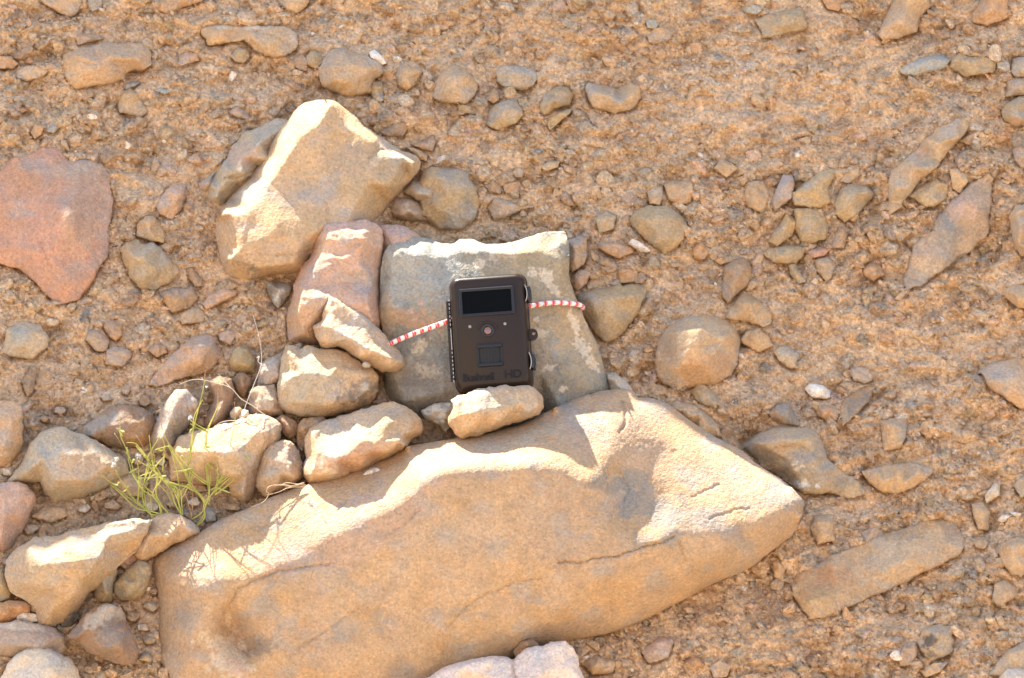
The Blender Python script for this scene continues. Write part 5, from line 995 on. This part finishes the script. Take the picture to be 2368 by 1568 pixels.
fr_ = np.random.default_rng(12)
def tuft(x, y, F0, r, n, mat, name, par, ob, down=0):
    c = np.array(to_world(ox + x * sc_, oy + y * sc_, F0)); VV = []; FFc = []; o_ = 0
    for _ in range(n):
        d = fr_.normal(size=3); d[2] += .5; d /= np.linalg.norm(d); L_ = r * fr_.uniform(.6, 1.1) * K
        b_ = c + fr_.normal(0, .8, 3) * K; k_ = b_ + d * L_ * .5 + fr_.normal(0, .6, 3) * K; v, f = tube([b_, k_, b_ + d * L_], np.array([.45, .5, .15]) * K, 3); VV.append(v); FFc += [tuple(a + o_ for a in g_) for g_ in f]; o_ += len(v)
    part(name, np.concatenate(VV), FFc, mat, par, ob)
for x, y, F0, r in ((935,475,268,7.5),(213,878,266,7),(183,935,264,8),(425,850,264,9),(683,812,246,5)): tuft(x, y, F0, r, 46, M_fluff if x != 683 else M_dry, 'seed_tuft', plant, pb)
# long arching stalk from beside the cairn
def grass_thing(name, label, defs, F0, r0, r1, mat, tip=None, seed=3, group=None):
    v, f = stems(defs, F0, r0, r1, .3, seed); b_ = Vector(v[0]); o = mesh_obj(name, v, f, mat, origin=b_); tag(o, label, 'plant', group); return o
grass_thing('arching_stalk', 'long arching yellow-green stalk curving over the square-topped rock', [[(1715,470),(1620,410),(1560,360),(1430,280),(1330,175),(1200,130),(1050,95),(960,95),(880,120),(820,145)],[(1330,180),(1260,100),(1210,40)],[(1500,560),(1380,500),(1250,510),(1180,550)],[(1450,530),(1520,460),(1590,420)]], 205, 1.3, .5, M_straw)
def Z(l): return [((x / 3 - ox) / sc_, (522.4 + y / 3 - oy) / sc_) for x, y in l]
def Zb(l): return [((x / 3 - ox) / sc_, (1044.8 + y / 3 - oy) / sc_) for x, y in l]
grass_thing('white_stalk', 'thin white dead stalk standing left of the blocky grey stone', [Z([(1690,1290),(1720,1200),(1770,1080),(1812,960),(1810,850),(1790,740),(1755,620)]), Z([(1812,960),(1790,940),(1798,905),(1780,915)])], 190, .7, .45, M_fluff, seed=8)
grass_thing('dry_grass', 'tuft of dry reddish grass in the hollow left of the pink block', [Z([(1940,860),(1900,760),(1850,660),(1820,460)]), Z([(1975,840),(1950,700),(1920,540)]), Z([(1985,830),(1975,760),(1935,560)]), Z([(1930,880),(1890,840),(1850,880),(1840,920)]), Z([(1960,850),(1900,850),(1860,860),(1845,915)]), Z([(1940,870),(1860,780),(1840,700)]), Z([(1950,860),(1930,780),(1850,760),(1755,840)]), Z([(1930,870),(1900,830),(1840,770)]), Z([(1920,860),(1880,800),(1830,720),(1760,780)])], 100, .9, .4, M_dry, seed=9)
grass_thing('dry_grass', 'curled orange dry grass blade on the boulder edge below the lumpy rock', [Zb([(2110,215),(2030,235),(1960,230),(1870,240),(1850,275),(1865,290),(1830,345),(1740,385)]), Zb([(2110,240),(2000,250),(1930,280),(1850,300)]), Zb([(2120,230),(2060,225),(1990,215),(1950,230)]), Zb([(2100,225),(2040,240),(1980,245)])], 292, 1.4, .8, M_dry, seed=10)
grass_thing('dry_grass', 'thin dry bent straw lying at the left edge near the small pebbles', [Zb([(0,100),(20,60),(60,30)]), Zb([(60,190),(110,150),(140,80)]), Zb([(540,1100),(580,1000),(605,945)]), ], 150, 1.1, .6, M_straw, seed=13)
